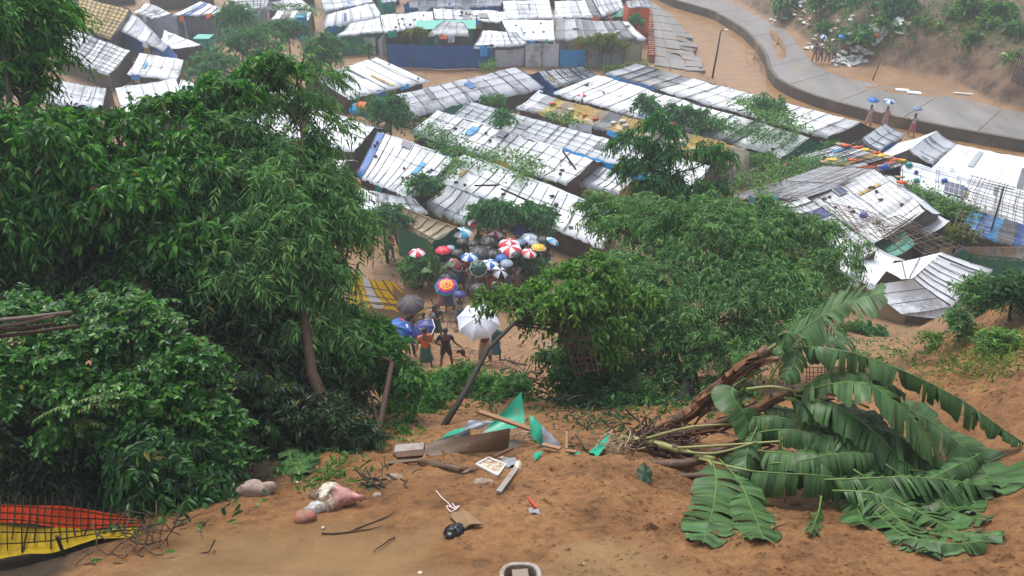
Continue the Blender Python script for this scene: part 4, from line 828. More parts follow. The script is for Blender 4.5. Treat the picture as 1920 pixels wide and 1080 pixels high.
# bamboo fence under the strapped roof
pa,pm,pb=W(1618,604,.0),W(1680,618,0),W(1748,612,0); par=thing('bamboo_fence','dark bamboo picket fence under the dirty strapped sheet roof','fence',pm)
def fpt(t): return lerp(pa,pm,t*2) if t<.5 else lerp(pm,pb,t*2-1)
for i in range(40):
    t=i/39; p=fpt(t); p=p+(0,0,H(p[0],p[1])); MB().tube([p-(0,0,.2),p+(R.uniform(-.05,.05),0,R.uniform(.9,1.35))],.02,4,cap=False).put('picket',M_BAM,par)
for z in (.25,.6,.95): MB().tube([fpt(t)+(0,0,z+H(*fpt(t)[:2])) for t in (0,.25,.5,.75,1)],.02,4).put('rail',M_BAM,par)
# bamboo ladders and frames on the netted roofs
def lattice_frame(label,c4,nu,nv,r,mat,name='bamboo_lattice',cat='bamboo lattice',jit=.02,parts=True):
    c=[np.asarray(p,float) for p in c4]; par=thing(name,label,cat,sum(c)/4)
    Q=lambda u,v: lerp(lerp(c[0],c[1],u),lerp(c[3],c[2],u),v)
    for i in range(nu+1):
        u=i/nu+R.uniform(-jit,jit); MB().tube([Q(u,-.05),Q(u+R.uniform(-jit,jit),.5),Q(u+R.uniform(-jit,jit),1.05)],r*R.uniform(.7,1.2),4,cap=False).put('pole',mat,par)
    for j in range(nv+1):
        v=j/nv+R.uniform(-jit,jit); MB().tube([Q(-.04,v),Q(.5,v+R.uniform(-jit,jit)),Q(1.04,v+R.uniform(-jit,jit))],r*R.uniform(.7,1.1),4,cap=False).put('pole',mat,par)
lattice_frame('bamboo lattice frame raised over the blue roped white roof',[W(1825,330,3.1),W(1960,365,3.1),W(1960,430,2.5),W(1800,378,2.5)],16,9,.022,M_BAM)
lattice_frame('tangled bamboo ladder frame sagging over sea green canvas',[W(1640,420,2.7),W(1690,405,2.7),W(1800,462,2.2),W(1740,478,2.1)],9,8,.022,M_BAM,jit=.06)
lattice_frame('broken bamboo grid above the low blue tarpaulin',[W(1800,395,2.6),W(1930,440,2.6),W(1925,470,2.0),W(1790,430,2.1)],11,5,.02,M_BAM,jit=.06)
lattice_frame('bamboo ladder lying across the big netted roof beside blue bundle',[W(1555,380,3.1),W(1640,400,3.2),W(1690,455,2.7),W(1600,430,2.7)],10,6,.018,M_BAM,jit=.05)
lattice_frame('pile of loose bamboo sticks beside the small slanting roof',[W(225,98,1.9),W(300,100,2.0),W(312,128,1.1),W(215,125,1.0)],9,6,.035,M_BAM,jit=.12)
lattice_frame('broken bamboo trellis hanging in front of the dark foliage',[WY(1030,585,13.9),WY(1095,600,13.9),WY(1120,690,13.2),WY(1078,700,13.2)],6,8,.016,M_BARKR,jit=.05)
lattice_frame('woven bamboo crate half hidden behind the banana leaves',[WY(1512,690,13.4),WY(1572,690,13.4),WY(1572,745,13.1),WY(1512,745,13.1)],9,8,.012,M_BAM,jit=.03)
# solar panels
Msol=plain('solar_cell',(.02,.035,.10),.25,.2,6); 
def solar(label,k,u,v,wu,wv):
    S=SH[k][1]; c=S(u,v)+(0,0,.12); ex=nz(S(u+.02,v)-S(u,v)); ey=nz(S(u,v+.05)-S(u,v)); ez=nz(np.cross(ex,ey)); ez=ez if ez[2]>0 else -ez
    par=thing('solar_panel',label,'solar panel',c,'small solar panels on shelter roofs')
    MB().box(c,(wu,wv,.02),[ex,ey,ez]).put('frame',plain('alu',(.5,.5,.52),.4,.1,5),par)
    for i in range(4):
        for j in range(2): MB().box(c+ex*wu*(-.72+.48*i)+ey*wv*(-.46+.92*j)+ez*.024,(wu*.22,wv*.42,.004),[ex,ey,ez]).put('cell',Msol,par)
solar('small solar panel on the white roof with blue strip','A1',.42,.06,.4,.27)
solar('small solar panel near seam of mossy white roof','A3',.47,.12,.35,.25)
solar('small solar panel on big netted roof beside bamboo frame','D6b',.12,.62,.38,.28)
solar('larger solar panel on the white roof with blue guide ropes','D4',.42,.62,.55,.5)
solar('tiny solar panel on white roof with moss patch','E3',.68,.5,.45,.4)
# loose things on roofs
Mst=plain('dark_stone',(.10,.075,.06),.8,.4,12,bmp=.5); Mbl=plain('blue_plastic',(.03,.10,.38),.35,.15,5); Mtl=plain('teal_plastic',(.02,.25,.24),.35,.15,5)
Mor=plain('orange_cloth',(.70,.12,.03),.7,.3,5); Mrd=plain('red_cloth',(.55,.03,.03),.7,.25,5); Mye=plain('yellow_cloth',(.75,.50,.04),.7,.2,5)
def lump(name,label,cat,p,r,mat,group=None,jit=.25,nu=8,nv=5): return MB().ball(p,r,nu,nv,jit).put(name,mat,label=label,cat=cat,group=group,smooth=True)
RN_={'A2':'battened white roof above the umbrella crowd','A1':'white roof with blue strip','A3':'mossy white roof','A5':'ochre yellow patched roof','E2':'stained white roof','E3':'white roof with moss patch','D6b':'big white netted roof','A6':'white roof with orange and green gable','E12':'slate grey roof','A4':'rope gridded clean white roof','E7':'flat white roof by turquoise shed','B2':'pointed plain white roof'}
for k,cnt,mt,nm in [('A2',14,Mst,'stone'),('A1',8,Mst,'stone'),('A3',10,Mst,'stone'),('E2',8,Mst,'stone'),('E3',9,Mst,'stone'),('D6b',11,Mst,'stone'),('A6',7,Mst,'stone'),('A5',9,None,'bag'),('E12',5,None,'bag'),('E7',5,Mst,'stone'),('B2',3,Mst,'stone')]:
    S=SH[k][1]
    for i in range(cnt):
        p=S(R.uniform(.05,.95),R.uniform(.15,.9))+(0,0,.07)
        if nm=='stone': lump('stone','dark stone holding down the '+RN_[k],'stone',p,(R.uniform(.08,.17),R.uniform(.07,.12),.07),mt,'stones on the '+RN_[k])
        else: lump('sandbag','pale filled bag weighing down the '+RN_[k],'sandbag',p,(R.uniform(.22,.34),.16,.1),plain('white_bag',(.62,.61,.58),.7,.15,9),'bags on the '+RN_[k],.15)
def onr(k,u,v,h=.08): return SH[k][1](u,v)+(0,0,h)
for lab,k,u,v,r,m_ in [('teal plastic tub upside down on the blue roped roof',"D4",.06,.2,.2,Mtl),('small blue cap next to teal tub on the roof','D4',.12,.42,.13,Mbl),('blue plastic tub in the middle of the blue roped roof','D4',.34,.42,.18,Mbl),('grey green tub low on the blue roped roof','D4',.13,.75,.18,Mtl),
   ('small blue tub hanging at bamboo lattice over the roof','D4',.5,.5,.13,Mbl),('blue bundle tied on the big netted roof','D6b',.62,.72,.22,Mbl)]: lump('plastic_tub',lab,'tub',onr(k,u,v),(r,r,r*.8),m_,jit=.08)
for i in range(16):
    p=W(*[(1608,276),(1622,281),(1634,284),(1645,287),(1655,292),(1668,296),(1680,299),(1690,301),(1575,271),(1585,273),(1560,300),(1548,303),(1600,300),(1655,312),(1688,332),(1692,342)][i],2.65)
    lump('rag_bundle',['crumpled orange rag on the ridge of low netted roof','crumpled yellow rag on the ridge of low netted roof','crumpled brown rag on the ridge of low netted roof'][i%3],'rag',p,(.30,.16,.07),[Mor,Mye,M_BAML][i%3],['orange rags on the netted roof ridge','yellow rags on the netted roof ridge','brown rags on the netted roof ridge'][i%3],.6)
lump('cloth_bundle','bright blue crumpled cloth on the orange rag ridge','cloth',W(1659,313,2.75),(.36,.22,.16),Mbl,jit=.35)
for i,(u,v) in enumerate([(.12,.3),(.3,.45),(.36,.5),(.55,.3),(.9,.5)]): lump('rag_bundle','red orange rag thrown on the ochre yellow roof','rag',onr('A5',u,v),(.26,.14,.07),Mor,'red rags on the ochre roof',.35)
lump('red_cloth','small red cloth among shrubs above the slender tree','cloth',W(1260,237,3.0),(.32,.2,.25),Mrd,jit=.3)
lump('blue_bundle','blue and orange cloth bundle beside the round dark tree','cloth',W(690,207,1.2),(1.5,.8,.45),T['B'],jit=.3)
lump('orange_bundle','orange cloth heap on top of blue bundle by round dark tree','cloth',W(686,200,1.7),(.7,.5,.3),Mor,jit=.3)
MB().grid([[lerp(W(1055,277,1.95),W(1152,308,1.95),u)+(0,-.25*v,-.55*v+.05*math.sin(u*20)) for v in (0,.5,1)] for u in np.linspace(0,1,14)]).put('blue_strip',T['B'],label='bright blue plastic strip under the edge of rope gridded roof',cat='tarpaulin',smooth=True)
for lab,(a,b_),z in [('long brown plank lying across the battened white roof',((940,354),(1052,404)),2.6),('second brown plank low on the battened white roof',((890,348),(935,347)),2.6),('dark pole leaning on the mossy white roof edge',((1055,283),(1080,318)),2.8)]:
    tub('plank',lab,'plank',[W(*a,z),W(*b_,z-.3)],.06,M_BARK,4)
# drape at the end of the ochre roof
g=[[W(lerp(1395,1372,t),lerp(280,310,t),2.7-.8*t)+(.3*s+.15*math.sin(t*9+s*3),-.25*s,-.5*s*s+.05*math.sin(t*14)) for s in (0,.5,1,1.6)] for t in np.linspace(0,1,7)]
MB().grid(g).put('draped_cloth',T['l'],label='grey green cloth draped over end of ochre yellow roof',cat='cloth',smooth=True)
# sandbags on the hill
Mbag=plain('sandbag_white',(.78,.77,.74),.8,.2,8); Mbag2=plain('sandbag_grey',(.42,.41,.40),.8,.2,8); Mbag3=plain('sandbag_tan',(.45,.36,.24),.8,.2,8)
bagme={}
for k_,m_ in enumerate((Mbag,Mbag2,Mbag3)):
    mb=MB().ball((0,0,0),(.34,.19,.09),8,5,.25); me=bpy.data.meshes.new('sandbag'); me.from_pydata(mb.V,[],mb.F); me.materials.append(m_); me.polygons.foreach_set('use_smooth',[True]*len(me.polygons)); bagme[k_]=me
def bags(pts,n,wd,label,group,mix=(0,0,0,1,2)):
    P=[G(*p) for p in pts]; s_=resamp(np.array(P),n)
    for p in s_:
        q=p+(R.gauss(0,wd),R.gauss(0,wd),0); q[2]=H(q[0],q[1])+.06
        o=link('sandbag',bagme[R.choice(mix)],q,None,None,label,'sandbag',group); o.rotation_euler=(R.uniform(-.4,.4)+.3,R.uniform(-.3,.3),R.uniform(0,3.1)); sc_=R.uniform(.8,1.25); o.scale=(sc_,sc_,sc_)
bags([(1462,30),(1475,15),(1500,10)],34,.7,'white sandbag in the scattered run up the hill beside the road bend','sandbags up the hill by the bend')
bags([(1520,85),(1560,70),(1605,58)],30,.7,'tan and white sandbag in the upper row across the slope','sandbags in the upper slope row')
bags([(1600,75),(1640,68),(1690,50)],26,.5,'white sandbag in the heap under the torn white sheets','sandbags under the torn sheets')
bags([(1568,112),(1590,106),(1620,104),(1600,115),(1575,118)],70,.4,'white sandbag in the low wall beside people on the road','sandbags beside the road people',(0,0,0,1))
bags([(1530,5),(1545,12),(1520,2)],16,.8,'white sandbag among the bushes at the very top','sandbags among the top bushes')
bags([(1640,40),(1655,38)],7,.5,'white sandbag alone on the grassy slope','sandbags on the grassy slope')
bags([(1880,108),(1885,106)],3,.3,'white sandbag on the bare slope above the bamboo pen','sandbags above the bamboo pen')
for lab,(x,y),r in [('torn white plastic sheet on the slope beside orange bag',(1635,65),1.2),('pale torn plastic sheet higher on the slope',(1668,52),1.0)]:
    c=G(x,y); g=[]
    for i in range(7):
        row=[]
        for j in range(4):
            q=c+np.array(((i-3)*.33*r,(j-1.5)*.25*r,0)); q[2]=H(q[0],q[1])+.12+R.uniform(0,.15); row.append(q)
        g.append(row)
    MB().grid(g).put('plastic_sheet',T['w'],label=lab,cat='plastic sheet',smooth=True)
lump('orange_bag','small orange bag on the white sheets of the hill slope','bag',G(1645,72)+(0,0,.2),(.3,.25,.25),Mor)
# posts near the green hut
pole('short pale post at corner of the green hut',W(720,440,0),W(720,440,0)+(0,0,1.9),.05,M_BAML,'post','post')
pole('pale bamboo pole leaning on the green hut roof',W(770,465,0),W(775,412,2.0),.035,M_BAML)
pole('pale round post before the hut roof edge',W(784,452,0),W(784,452,0)+(0,0,1.6),.06,plain('pale_concrete',(.45,.45,.43),.7,.1,5),'post','post')
# four bamboo poles from the thicket edge
for lab,(a,b_) in [('top dark bamboo pole jutting in at the picture edge',((-30,603),(134,585))),('second dark bamboo pole jutting in from the edge',((-30,618),(104,592))),('third bamboo pole, shorter, jutting in from the edge',((-30,624),(103,607))),('lowest brown bamboo pole jutting in from the edge',((-30,634),(145,611)))]:
    tub('bamboo_pole',lab,'bamboo pole',[WY(*a,8.1),WY(*lerp(np.array(a),np.array(b_),.5),8.05)+(0,0,-.01),WY(*b_,8.0)],[.026,.024,.02],M_BAM if 'dark' in lab else M_BARKR,8,'bamboo poles jutting from the thicket')
# orange and yellow tarpaulin
def PT(px,py,h): return GA(px,py,h)
up=[(-120,935),(0,943),(80,945),(170,955),(262,975)]; mid=[(-120,978),(0,978),(80,985),(170,992),(262,985)]; lowr=[(-120,1060),(0,1046),(90,1036),(180,1010),(262,1004)]
Yt=[7.35,7.3,7.3,7.25,7.2]; Ym=[7.0,7.0,7.0,7.0,7.05]; Yl=[6.6,6.6,6.62,6.75,6.85]
U=[WY(*a,y) for a,y in zip(up,Yt)]; Mi=[WY(*a,y) for a,y in zip(mid,Ym)]; Lo=[WY(*a,y) for a,y in zip(lowr,Yl)]
tp_=thing('tarpaulin_roof','orange and yellow tarpaulin under a dark bamboo grid at lower corner','tarpaulin roof',Mi[2])
def band(A_,B_,mat,nm):
    A_=resamp(np.array(A_),30); B_=resamp(np.array(B_),30)
    MB().grid([[lerp(A_[i],B_[i],v)+(0,0,.10*float(fbm(i*.22,v*2.5,3,5))-.03*math.sin(v*3.14)) for v in np.linspace(0,1,8)] for i in range(30)]).put(nm,mat,tp_,smooth=True)
band(U,Mi,tarp('orange_tarp_near',(.36,.034,.004),(.14,.02,.006),.55,.25,sc1=3,rough=.8,spec=.1),'orange_sheet'); band([m_+(0,0,-.02) for m_ in Mi],Lo,tarp('yellow_tarp_near',(.36,.245,.012),(.20,.12,.02),.55,.25,sc1=3,rough=.8,spec=.1),'yellow_sheet')
Ua,Ma,La=[resamp(np.array(q),29) for q in (U,Mi,Lo)]
for i in range(0,29):
    o_=(0,0,.035); a_=Ua[i]+o_; m_=Ma[i]+o_; l_=lerp(Ma[i],La[i],R.uniform(.5,1.0))+o_
    MB().tube([a_+(0,.06,.03),m_,l_+(R.uniform(-.03,.06),0,0)],.009*R.uniform(.6,1.5),4,cap=False).put('bamboo_strip',M_STICK,tp_)
for v in (.3,.65,1.0,1.35,1.7):
    MB().tube([(lerp(Ua[i],Ma[i],v) if v<1 else lerp(Ma[i],La[i],v-1))+(0,0,.045+R.uniform(-.01,.01)) for i in range(0,29,4)],.007,4,cap=False).put('bamboo_strip',M_STICK,tp_)
pp=WY(118,1035,6.6); MB().tube([pp+(0,0,.25),pp+(0,0,-1.2)],.02,6).put('post',M_BARK,tp_)
# ---------------------------------------------------------------- banana plants
def banmat():
    m,nt,b=newmat('banana_leaf'); uv=nt.nodes.new('ShaderNodeUVMap'); 
    n=noise(nt,1,3,.6,vec=uv.outputs[0],sc3=((70,1.2,1),)); g=geo(nt)
    c=ramp(nt,n.outputs['Fac'],[(.3,(.004,.022,.007)),(.55,(.012,.052,.013)),(.75,(.032,.105,.022))])
    cb=ramp(nt,n.outputs['Fac'],[(.3,(.045,.12,.035)),(.7,(.10,.20,.065))])
    cc=mixc(nt,g.outputs['Backfacing'],c.outputs[0],cb.outputs[0])
    r=ramp(nt,noise(nt,1,1,.5,vec=uv.outputs[0],sc3=((22,.3,1),)).outputs['Fac'],[(.3,.45),(.5,1.0),(.7,1.4)]); cc=mixc(nt,1,cc,r.outputs[0],'MULTIPLY')
    n2=noise(nt,6,5,.7); r2=ramp(nt,n2.outputs['Fac'],[(.60,0),(.70,.8)]); cc=mixc(nt,r2.outputs[0],cc,(.13,.085,.03))
    nt.links.new(cc,b.inputs['Base Color']); b.inputs['Roughness'].default_value=.4; b.inputs['Specular IOR Level'].default_value=.32; bump(nt,b,n.outputs['Fac'],.45,.01)
    tr=nt.nodes.new("ShaderNodeBsdfTranslucent"); nt.links.new(c.outputs[0],tr.inputs[0]); mx=nt.nodes.new("ShaderNodeMixShader"); mx.inputs[0].default_value=.25
    nt.links.new(b.outputs[0],mx.inputs[1]); nt.links.new(tr.outputs[0],mx.inputs[2]); nt.links.new(mx.outputs[0],nt.nodes['Material Output'].inputs[0]); return m
M_BAN=banmat(); M_RIB=plain('banana_midrib',(.13,.20,.05),.4,.2,9); M_RIBY=plain('banana_petiole',(.26,.27,.09),.45,.3,7)
M_STEM=plain('banana_stem',(.085,.045,.025),.6,.55,6,bmp=.6,bdist=.03,dirt=5,dirtcol=(.25,.11,.04)); M_SHEATH=plain('dead_sheath',(.22,.09,.03),.65,.5,8)
def spline(P,k):
    P=np.array(P,float); n=len(P); 
    s=np.concatenate([[0],np.cumsum(np.linalg.norm(P[1:]-P[:-1],axis=1))]); t=np.linspace(0,s[-1],k); out=[]
    for x in t:
        i=min(max(np.searchsorted(s,x)-1,0),n-2); f=(x-s[i])/(s[i+1]-s[i]+1e-9); p0=P[max(i-1,0)];p1=P[i];p2=P[i+1];p3=P[min(i+2,n-1)]
        out.append(.5*((2*p1)+(-p0+p2)*f+(2*p0-5*p1+4*p2-p3)*f*f+(-p0+3*p1-3*p2+p3)*f**3))
    return np.array(out),s[-1]
def bleaf(par,pts,wd,tear=.5,dr=(.3,.3),sides=(1,1),start=.06,rib=.009,slant=.3,mat=None,name='leaf'):
    wd*=1.1; tear=max(.12,tear*.72)
    P=[]
    for p in pts:
        q=WY(*p); t_=0
        while q[2]<H(q[0],q[1])+.07 and t_<60: t_+=1; q=WY(p[0],p[1],p[2]-.05*t_)
        P.append(q)
    C,L=spline(P,61); Tn=np.gradient(C,axis=0); Tn=unit(Tn)
    V=[];F=[];UV=[]; first=None
    for sd,on in zip((1,-1),sides):
        if not on: continue
        u=start; prev=first
        while u<.995:
            du=min(R.uniform(.010,.042)*(1.5-tear)+ (0 if R.random()<tear+.15 else R.uniform(.02,.10)),1-u)
            wj=1+R.uniform(-.38,.08)*tear; aj=R.gauss(0,.32)*tear+(R.uniform(.3,.9) if R.random()<.12*tear else 0); ds=R.uniform(-.15,.2)*tear
            shr=R.uniform(.1,.5)*tear*du
            nc=max(2,int(du/.022)+1); b0=len(V); c0_=prev
            for a in range(nc):
                ua=u+du*a/(nc-1); k=min(ua*60,59.999); i=int(k); f=k-i; c=lerp(C[i],C[i+1],f); t=Tn[i]
                s=np.cross(t,(0,0,1.0)); s=nz(s) if np.linalg.norm(s)>.12 else nz(np.cross(t,(0,1,.3))); nn=nz(np.cross(s,t)); nn=nn if nn[2]>0 else -nn
                x=(ua-start)/(1-start); hw=wd*min(1,(x*7)**.6)*min(1,((1-x)*4.5)**.55)
                r_=0;p=c.copy(); 
                for j in range(6):
                    if j>0:
                        ang=-.25+(dr[0]+(dr[1]+.12)*j/2.5)+aj+.12*math.sin(ua*23+sd); st=hw*wj/5
                        dirv=s*sd*math.cos(ang)+np.array((0,0,-1.0))*max(0,math.sin(ang))*.9+nn*max(0,-math.sin(ang))+t*(slant+ds)*.8 + t*((.5-a/(nc-1))*shr*L/st*.28)
                        p=p+nz(dirv)*st + nn*.006*math.sin(ua*190)*(j/5)
                    pz=H(p[0],p[1])+.012+.01*R.random(); V.append(np.array((p[0],p[1],max(p[2],pz)))); UV.append((ua,j/5*.6+sd))
            for a in range(nc-1):
                for j in range(5):
                    q=tuple((c0_ if (x_==b0 and c0_ is not None) else x_) for x_ in (b0+a*6+j,b0+a*6+j+1,b0+(a+1)*6+j+1,b0+(a+1)*6+j)); F.append(q if sd<0 else q[::-1])
            u+=du; prev=b0+(nc-1)*6
            if first is None: first=b0
    us=sorted({i for f in F for i in f}); mp={v:i for i,v in enumerate(us)}; V=[V[i] for i in us]; UV=[UV[i] for i in us]; F=[tuple(mp[i] for i in f) for f in F]
    o=mk(name,V,F,mat or M_BAN,par,smooth=True); uvl=o.data.uv_layers.new(name='UVMap'); vi=np.zeros(len(o.data.loops),np.int32); o.data.loops.foreach_get('vertex_index',vi); uvl.data.foreach_set('uv',np.array(UV,np.float32)[vi].ravel())
    MB().tube(list(C[::6]),[lerp(rib*1.5,rib*.35,i/10) for i in range(11)],6).put('midrib',M_RIB,o,smooth=True)
    return o
def petiole(par,pts,r,mat=None):
    C,L=spline([WY(*p) for p in pts],9); MB().tube(list(C),[lerp(r,r*.6,i/8) for i in range(9)],7).put('leaf_stalk',mat or M_RIBY,par,smooth=True)
def stem(par,pts,r,mat,nsh=14,r1=.6):
    C,L=spline([WY(*p) for p in pts],14); 
    for i in range(1,13): C[i]+=np.array([R.uniform(-1,1) for _ in range(3)])*r*.12
    MB().tube(list(C),[lerp(r,r*r1,i/13)*R.uniform(.9,1.12) for i in range(14)],9).put('stem',mat,par,smooth=True)
    for k in range(nsh):
        i=R.randrange(1,12); p=C[i]; t=nz(C[i+1]-C[i]); a=nz(np.cross(t,(R.uniform(-1,1),R.uniform(-1,1),R.uniform(-1,1)))); ln=R.uniform(.18,.6); wv=R.uniform(.02,.06)
        b_=np.cross(t,a); g=[]
        for q in np.linspace(0,1,5): 
            c=p+t*ln*q*R.choice((1,1,-.4) )*1.0+a*(r*.95+.05*q*q)+np.array((0,0,-1))*.14*q*q; g.append([c-b_*wv*(1-q*.7),c+b_*wv*(1-q*.7)])
        MB().grid(g).put('dead_sheath',R.choice((M_SHEATH,M_SHEATH,M_STEM)),par,smooth=True)
bA=thing('banana_plant','tallest fallen banana plant, brown shredded stem leaning up from the mud','banana plant',WY(1225,815,10.2))
stem(bA,[(1222,815,10.3),(1290,778,10.2),(1362,712,10.1),(1440,655,10.0)],.115,M_STEM,60,.75)
petiole(bA,[(1436,660,10),(1452,648,9.95),(1490,628,9.9)],.03)
bleaf(bA,[(1440,655,10),(1495,624,9.9),(1560,582,9.8),(1610,560,9.7),(1660,548,9.6)],.42,.75,(.15,.12),slant=.55,start=.12)
bleaf(bA,[(1462,640,9.9),(1480,622,9.6),(1465,652,9.5),(1468,662,9.4)],.14,.1,(.3,.3),start=.3)
bleaf(bA,[(1470,650,9.9),(1490,660,9.5),(1485,690,9.3),(1470,712,9.2)],.2,.1,(.2,.5))
bleaf(bA,[(1470,655,9.8),(1520,650,9.5),(1600,662,9.2),(1700,698,8.9),(1800,748,8.6),(1860,790,8.5),(1922,832,8.5)],.30,.85,(.75,.35),slant=.2,start=.1)
bleaf(bA,[(1450,655,10),(1500,650,9.9),(1560,640,10.0),(1600,632,10.1)],.3,.7,(.3,.3))
bleaf(bA,[(1440,690,10),(1420,700,10),(1372,728,9.7),(1392,772,9.4),(1416,820,9.2)],.27,.15,(.12,.1),start=.42,slant=.2)
petiole(bA,[(1330,790,9.9),(1400,770,9.8),(1450,700,9.8),(1475,655,9.8)],.026)
bB=thing('banana_plant','middle fallen banana plant with wide arching leaves over the mud','banana plant',WY(1330,800,9.8))
stem(bB,[(1230,822,10.1),(1330,800,9.8),(1410,770,9.6),(1490,735,9.4)],.10,M_STEM,36,.6)
for t_ in [[(1480,738,9.4),(1540,722,9.2),(1620,716,8.9)],[(1480,738,9.4),(1560,740,9.1),(1630,765,8.8)],[(1470,745,9.4),(1520,760,9.2),(1570,775,9)],[(1400,730,9.6),(1450,725,9.5),(1500,735,9.3)],[(1480,740,9.4),(1530,715,9.3),(1590,700,9.2)]]: petiole(bB,t_,.024)
bleaf(bB,[(1500,735,9.3),(1570,718,9.0),(1630,722,8.75),(1690,765,8.5),(1730,810,8.35),(1768,856,8.25)],.36,.55,(.25,.3),slant=.5,start=.2)
bleaf(bB,[(1640,745,9.1),(1720,775,8.9),(1790,825,8.6),(1845,880,8.35),(1872,925,8.2)],.36,.22,(.15,.2),slant=.3)
bleaf(bB,[(1490,740,9.3),(1570,762,8.9),(1640,810,8.5),(1690,860,8.2),(1750,905,8.0)],.33,.6,(.3,.3),slant=.4)
bleaf(bB,[(1480,745,9.3),(1540,772,9.0),(1590,812,8.8),(1620,860,8.5)],.24,.5,(.3,.3))
bleaf(bB,[(1590,762,9.0),(1640,790,8.7),(1655,840,8.4),(1660,890,8.2)],.2,.15,(.15,.2))
bleaf(bB,[(1470,745,9.4),(1520,745,9.3),(1580,762,9.2),(1630,790,9.1)],.26,.7,(.5,.4))
bleaf(bB,[(1480,742,9.4),(1560,700,9.2),(1640,705,9),(1700,740,8.9)],.28,.7,(.5,.3))
bleaf(bB,[(1560,760,9.0),(1640,840,8.4),(1720,900,8.0),(1790,935,7.8),(1830,960,7.7)],.3,.6,(.4,.3),slant=.5)
bC=thing('banana_plant','lowest fallen banana plant with leaves spread flat on the orange mud','banana plant',WY(1250,845,9.3))
stem(bC,[(1165,822,9.9),(1230,832,9.6),(1290,850,9.3),(1340,862,9.0)],.07,M_RIBY,10,.6)
stem(bC,[(1200,870,9.2),(1290,868,9.1),(1380,835,9.2),(1460,815,9.2)],.08,M_STEM,14,.8)
stem(bC,[(1190,905,8.8),(1260,895,8.8),(1350,892,8.7)],.05,M_STEM,6,.8)
for t_ in [[(1270,845,9.3),(1340,850,9),(1420,828,8.9)],[(1300,855,9.2),(1370,875,8.7),(1440,890,8.4)],[(1310,860,9.1),(1330,866,8.8),(1338,880,8.6)],[(1200,826,9.7),(1300,800,9.5),(1420,795,9.3)],[(1270,840,9.3),(1400,832,9),(1530,822,8.8)]]: petiole(bC,t_,.022)
bleaf(bC,[(1330,866,8.9),(1400,882,8.5),(1480,888,8.2),(1550,892,8.05),(1612,908,7.95)],.31,.45,(1.05,.25),(1,1),slant=.1,start=.22)
bleaf(bC,[(1335,862,8.8),(1343,895,8.3),(1338,950,7.6),(1318,1018,7.0)],.29,.45,(.1,.15),slant=.25,start=.05)
bleaf(bC,[(1350,862,8.8),(1385,900,8.3),(1408,950,7.75),(1432,1012,7.15)],.24,.35,(.15,.25),slant=.3,start=.1)
bleaf(bC,[(1520,900,8.1),(1600,898,7.9),(1700,894,7.75),(1790,902,7.65),(1862,916,7.6)],.34,.95,(.55,.3),slant=.6,start=.12)
bleaf(bC,[(1560,920,7.8),(1640,925,7.6),(1720,958,7.3),(1800,998,7.05),(1890,1004,7.0)],.33,.9,(.4,.3),slant=.5)
bleaf(bC,[(1600,905,7.9),(1660,950,7.4),(1700,990,7.1),(1745,1034,6.8)],.3,.9,(.3,.2),slant=.4)
bleaf(bC,[(1480,810,9.0),(1540,815,8.8),(1610,835,8.5),(1680,880,8.2)],.3,.4,(.4,.3))
bleaf(bC,[(1400,815,9.2),(1470,805,9.0),(1530,815,8.8),(1570,840,8.6)],.26,.3,(.6,.4))
bleaf(bC,[(1420,845,8.9),(1480,850,8.6),(1540,855,8.4),(1590,880,8.2)],.28,.3,(.4,.3))
bleaf(bC,[(1440,870,8.6),(1510,862,8.4),(1570,850,8.3),(1640,850,8.2)],.28,.5,(.5,.4))
bleaf(bC,[(1540,930,7.8),(1535,960,7.5),(1520,1000,7.1)],.12,.9,(.5,.5),slant=.6)
bleaf(bC,[(1600,880,8.1),(1680,930,7.7),(1740,945,7.5),(1800,905,7.6)],.26,.6,(.4,.3))
bleaf(bC,[(1640,900,7.9),(1720,905,7.8),(1780,880,7.9),(1840,850,8.1)],.24,.5,(.5,.4))
bleaf(bC,[(1370,790,9.5),(1440,780,9.3),(1500,790,9.1),(1540,780,9.1)],.24,.4,(.5,.4))
bleaf(bC,[(1640,960,7.4),(1700,1005,7.0),(1790,1020,6.9),(1850,1012,6.9)],.2,.9,(.3,.3))
for q,wd,te,dr in [([(1500,745,9.3),(1540,790,9.0),(1570,840,8.6),(1575,890,8.3)],.3,.3,(.2,.3)),([(1420,800,9.2),(1400,850,8.9),(1400,900,8.5),(1420,940,8.1)],.24,.4,(.3,.3)),([(1530,760,9.1),(1620,790,8.8),(1700,840,8.4),(1740,870,8.2)],.34,.4,(.3,.3)),
   ([(1560,800,8.8),(1610,850,8.4),(1640,900,8.0),(1650,960,7.5)],.3,.5,(.3,.3)),([(1600,790,8.8),(1680,815,8.5),(1760,865,8.2),(1810,900,7.9)],.34,.5,(.4,.3)),([(1480,870,8.5),(1550,900,8.2),(1600,940,7.8),(1620,985,7.4)],.26,.6,(.4,.4)),
   ([(1660,870,8.1),(1730,920,7.8),(1790,960,7.5),(1850,975,7.4)],.3,.7,(.4,.3)),([(1700,880,8.1),(1780,890,8.0),(1850,900,7.9),(1870,910,7.8)],.26,.4,(.5,.3)),([(1420,760,9.6),(1500,770,9.3),(1560,785,9.1),(1600,800,9.0)],.3,.5,(.6,.4)),([(1340,845,9.2),(1400,860,9.0),(1460,850,8.9),(1520,870,8.7)],.22,.3,(.5,.4))]:
    bleaf(R.choice((bB,bC)),q,wd,te,dr,slant=R.uniform(.2,.5))
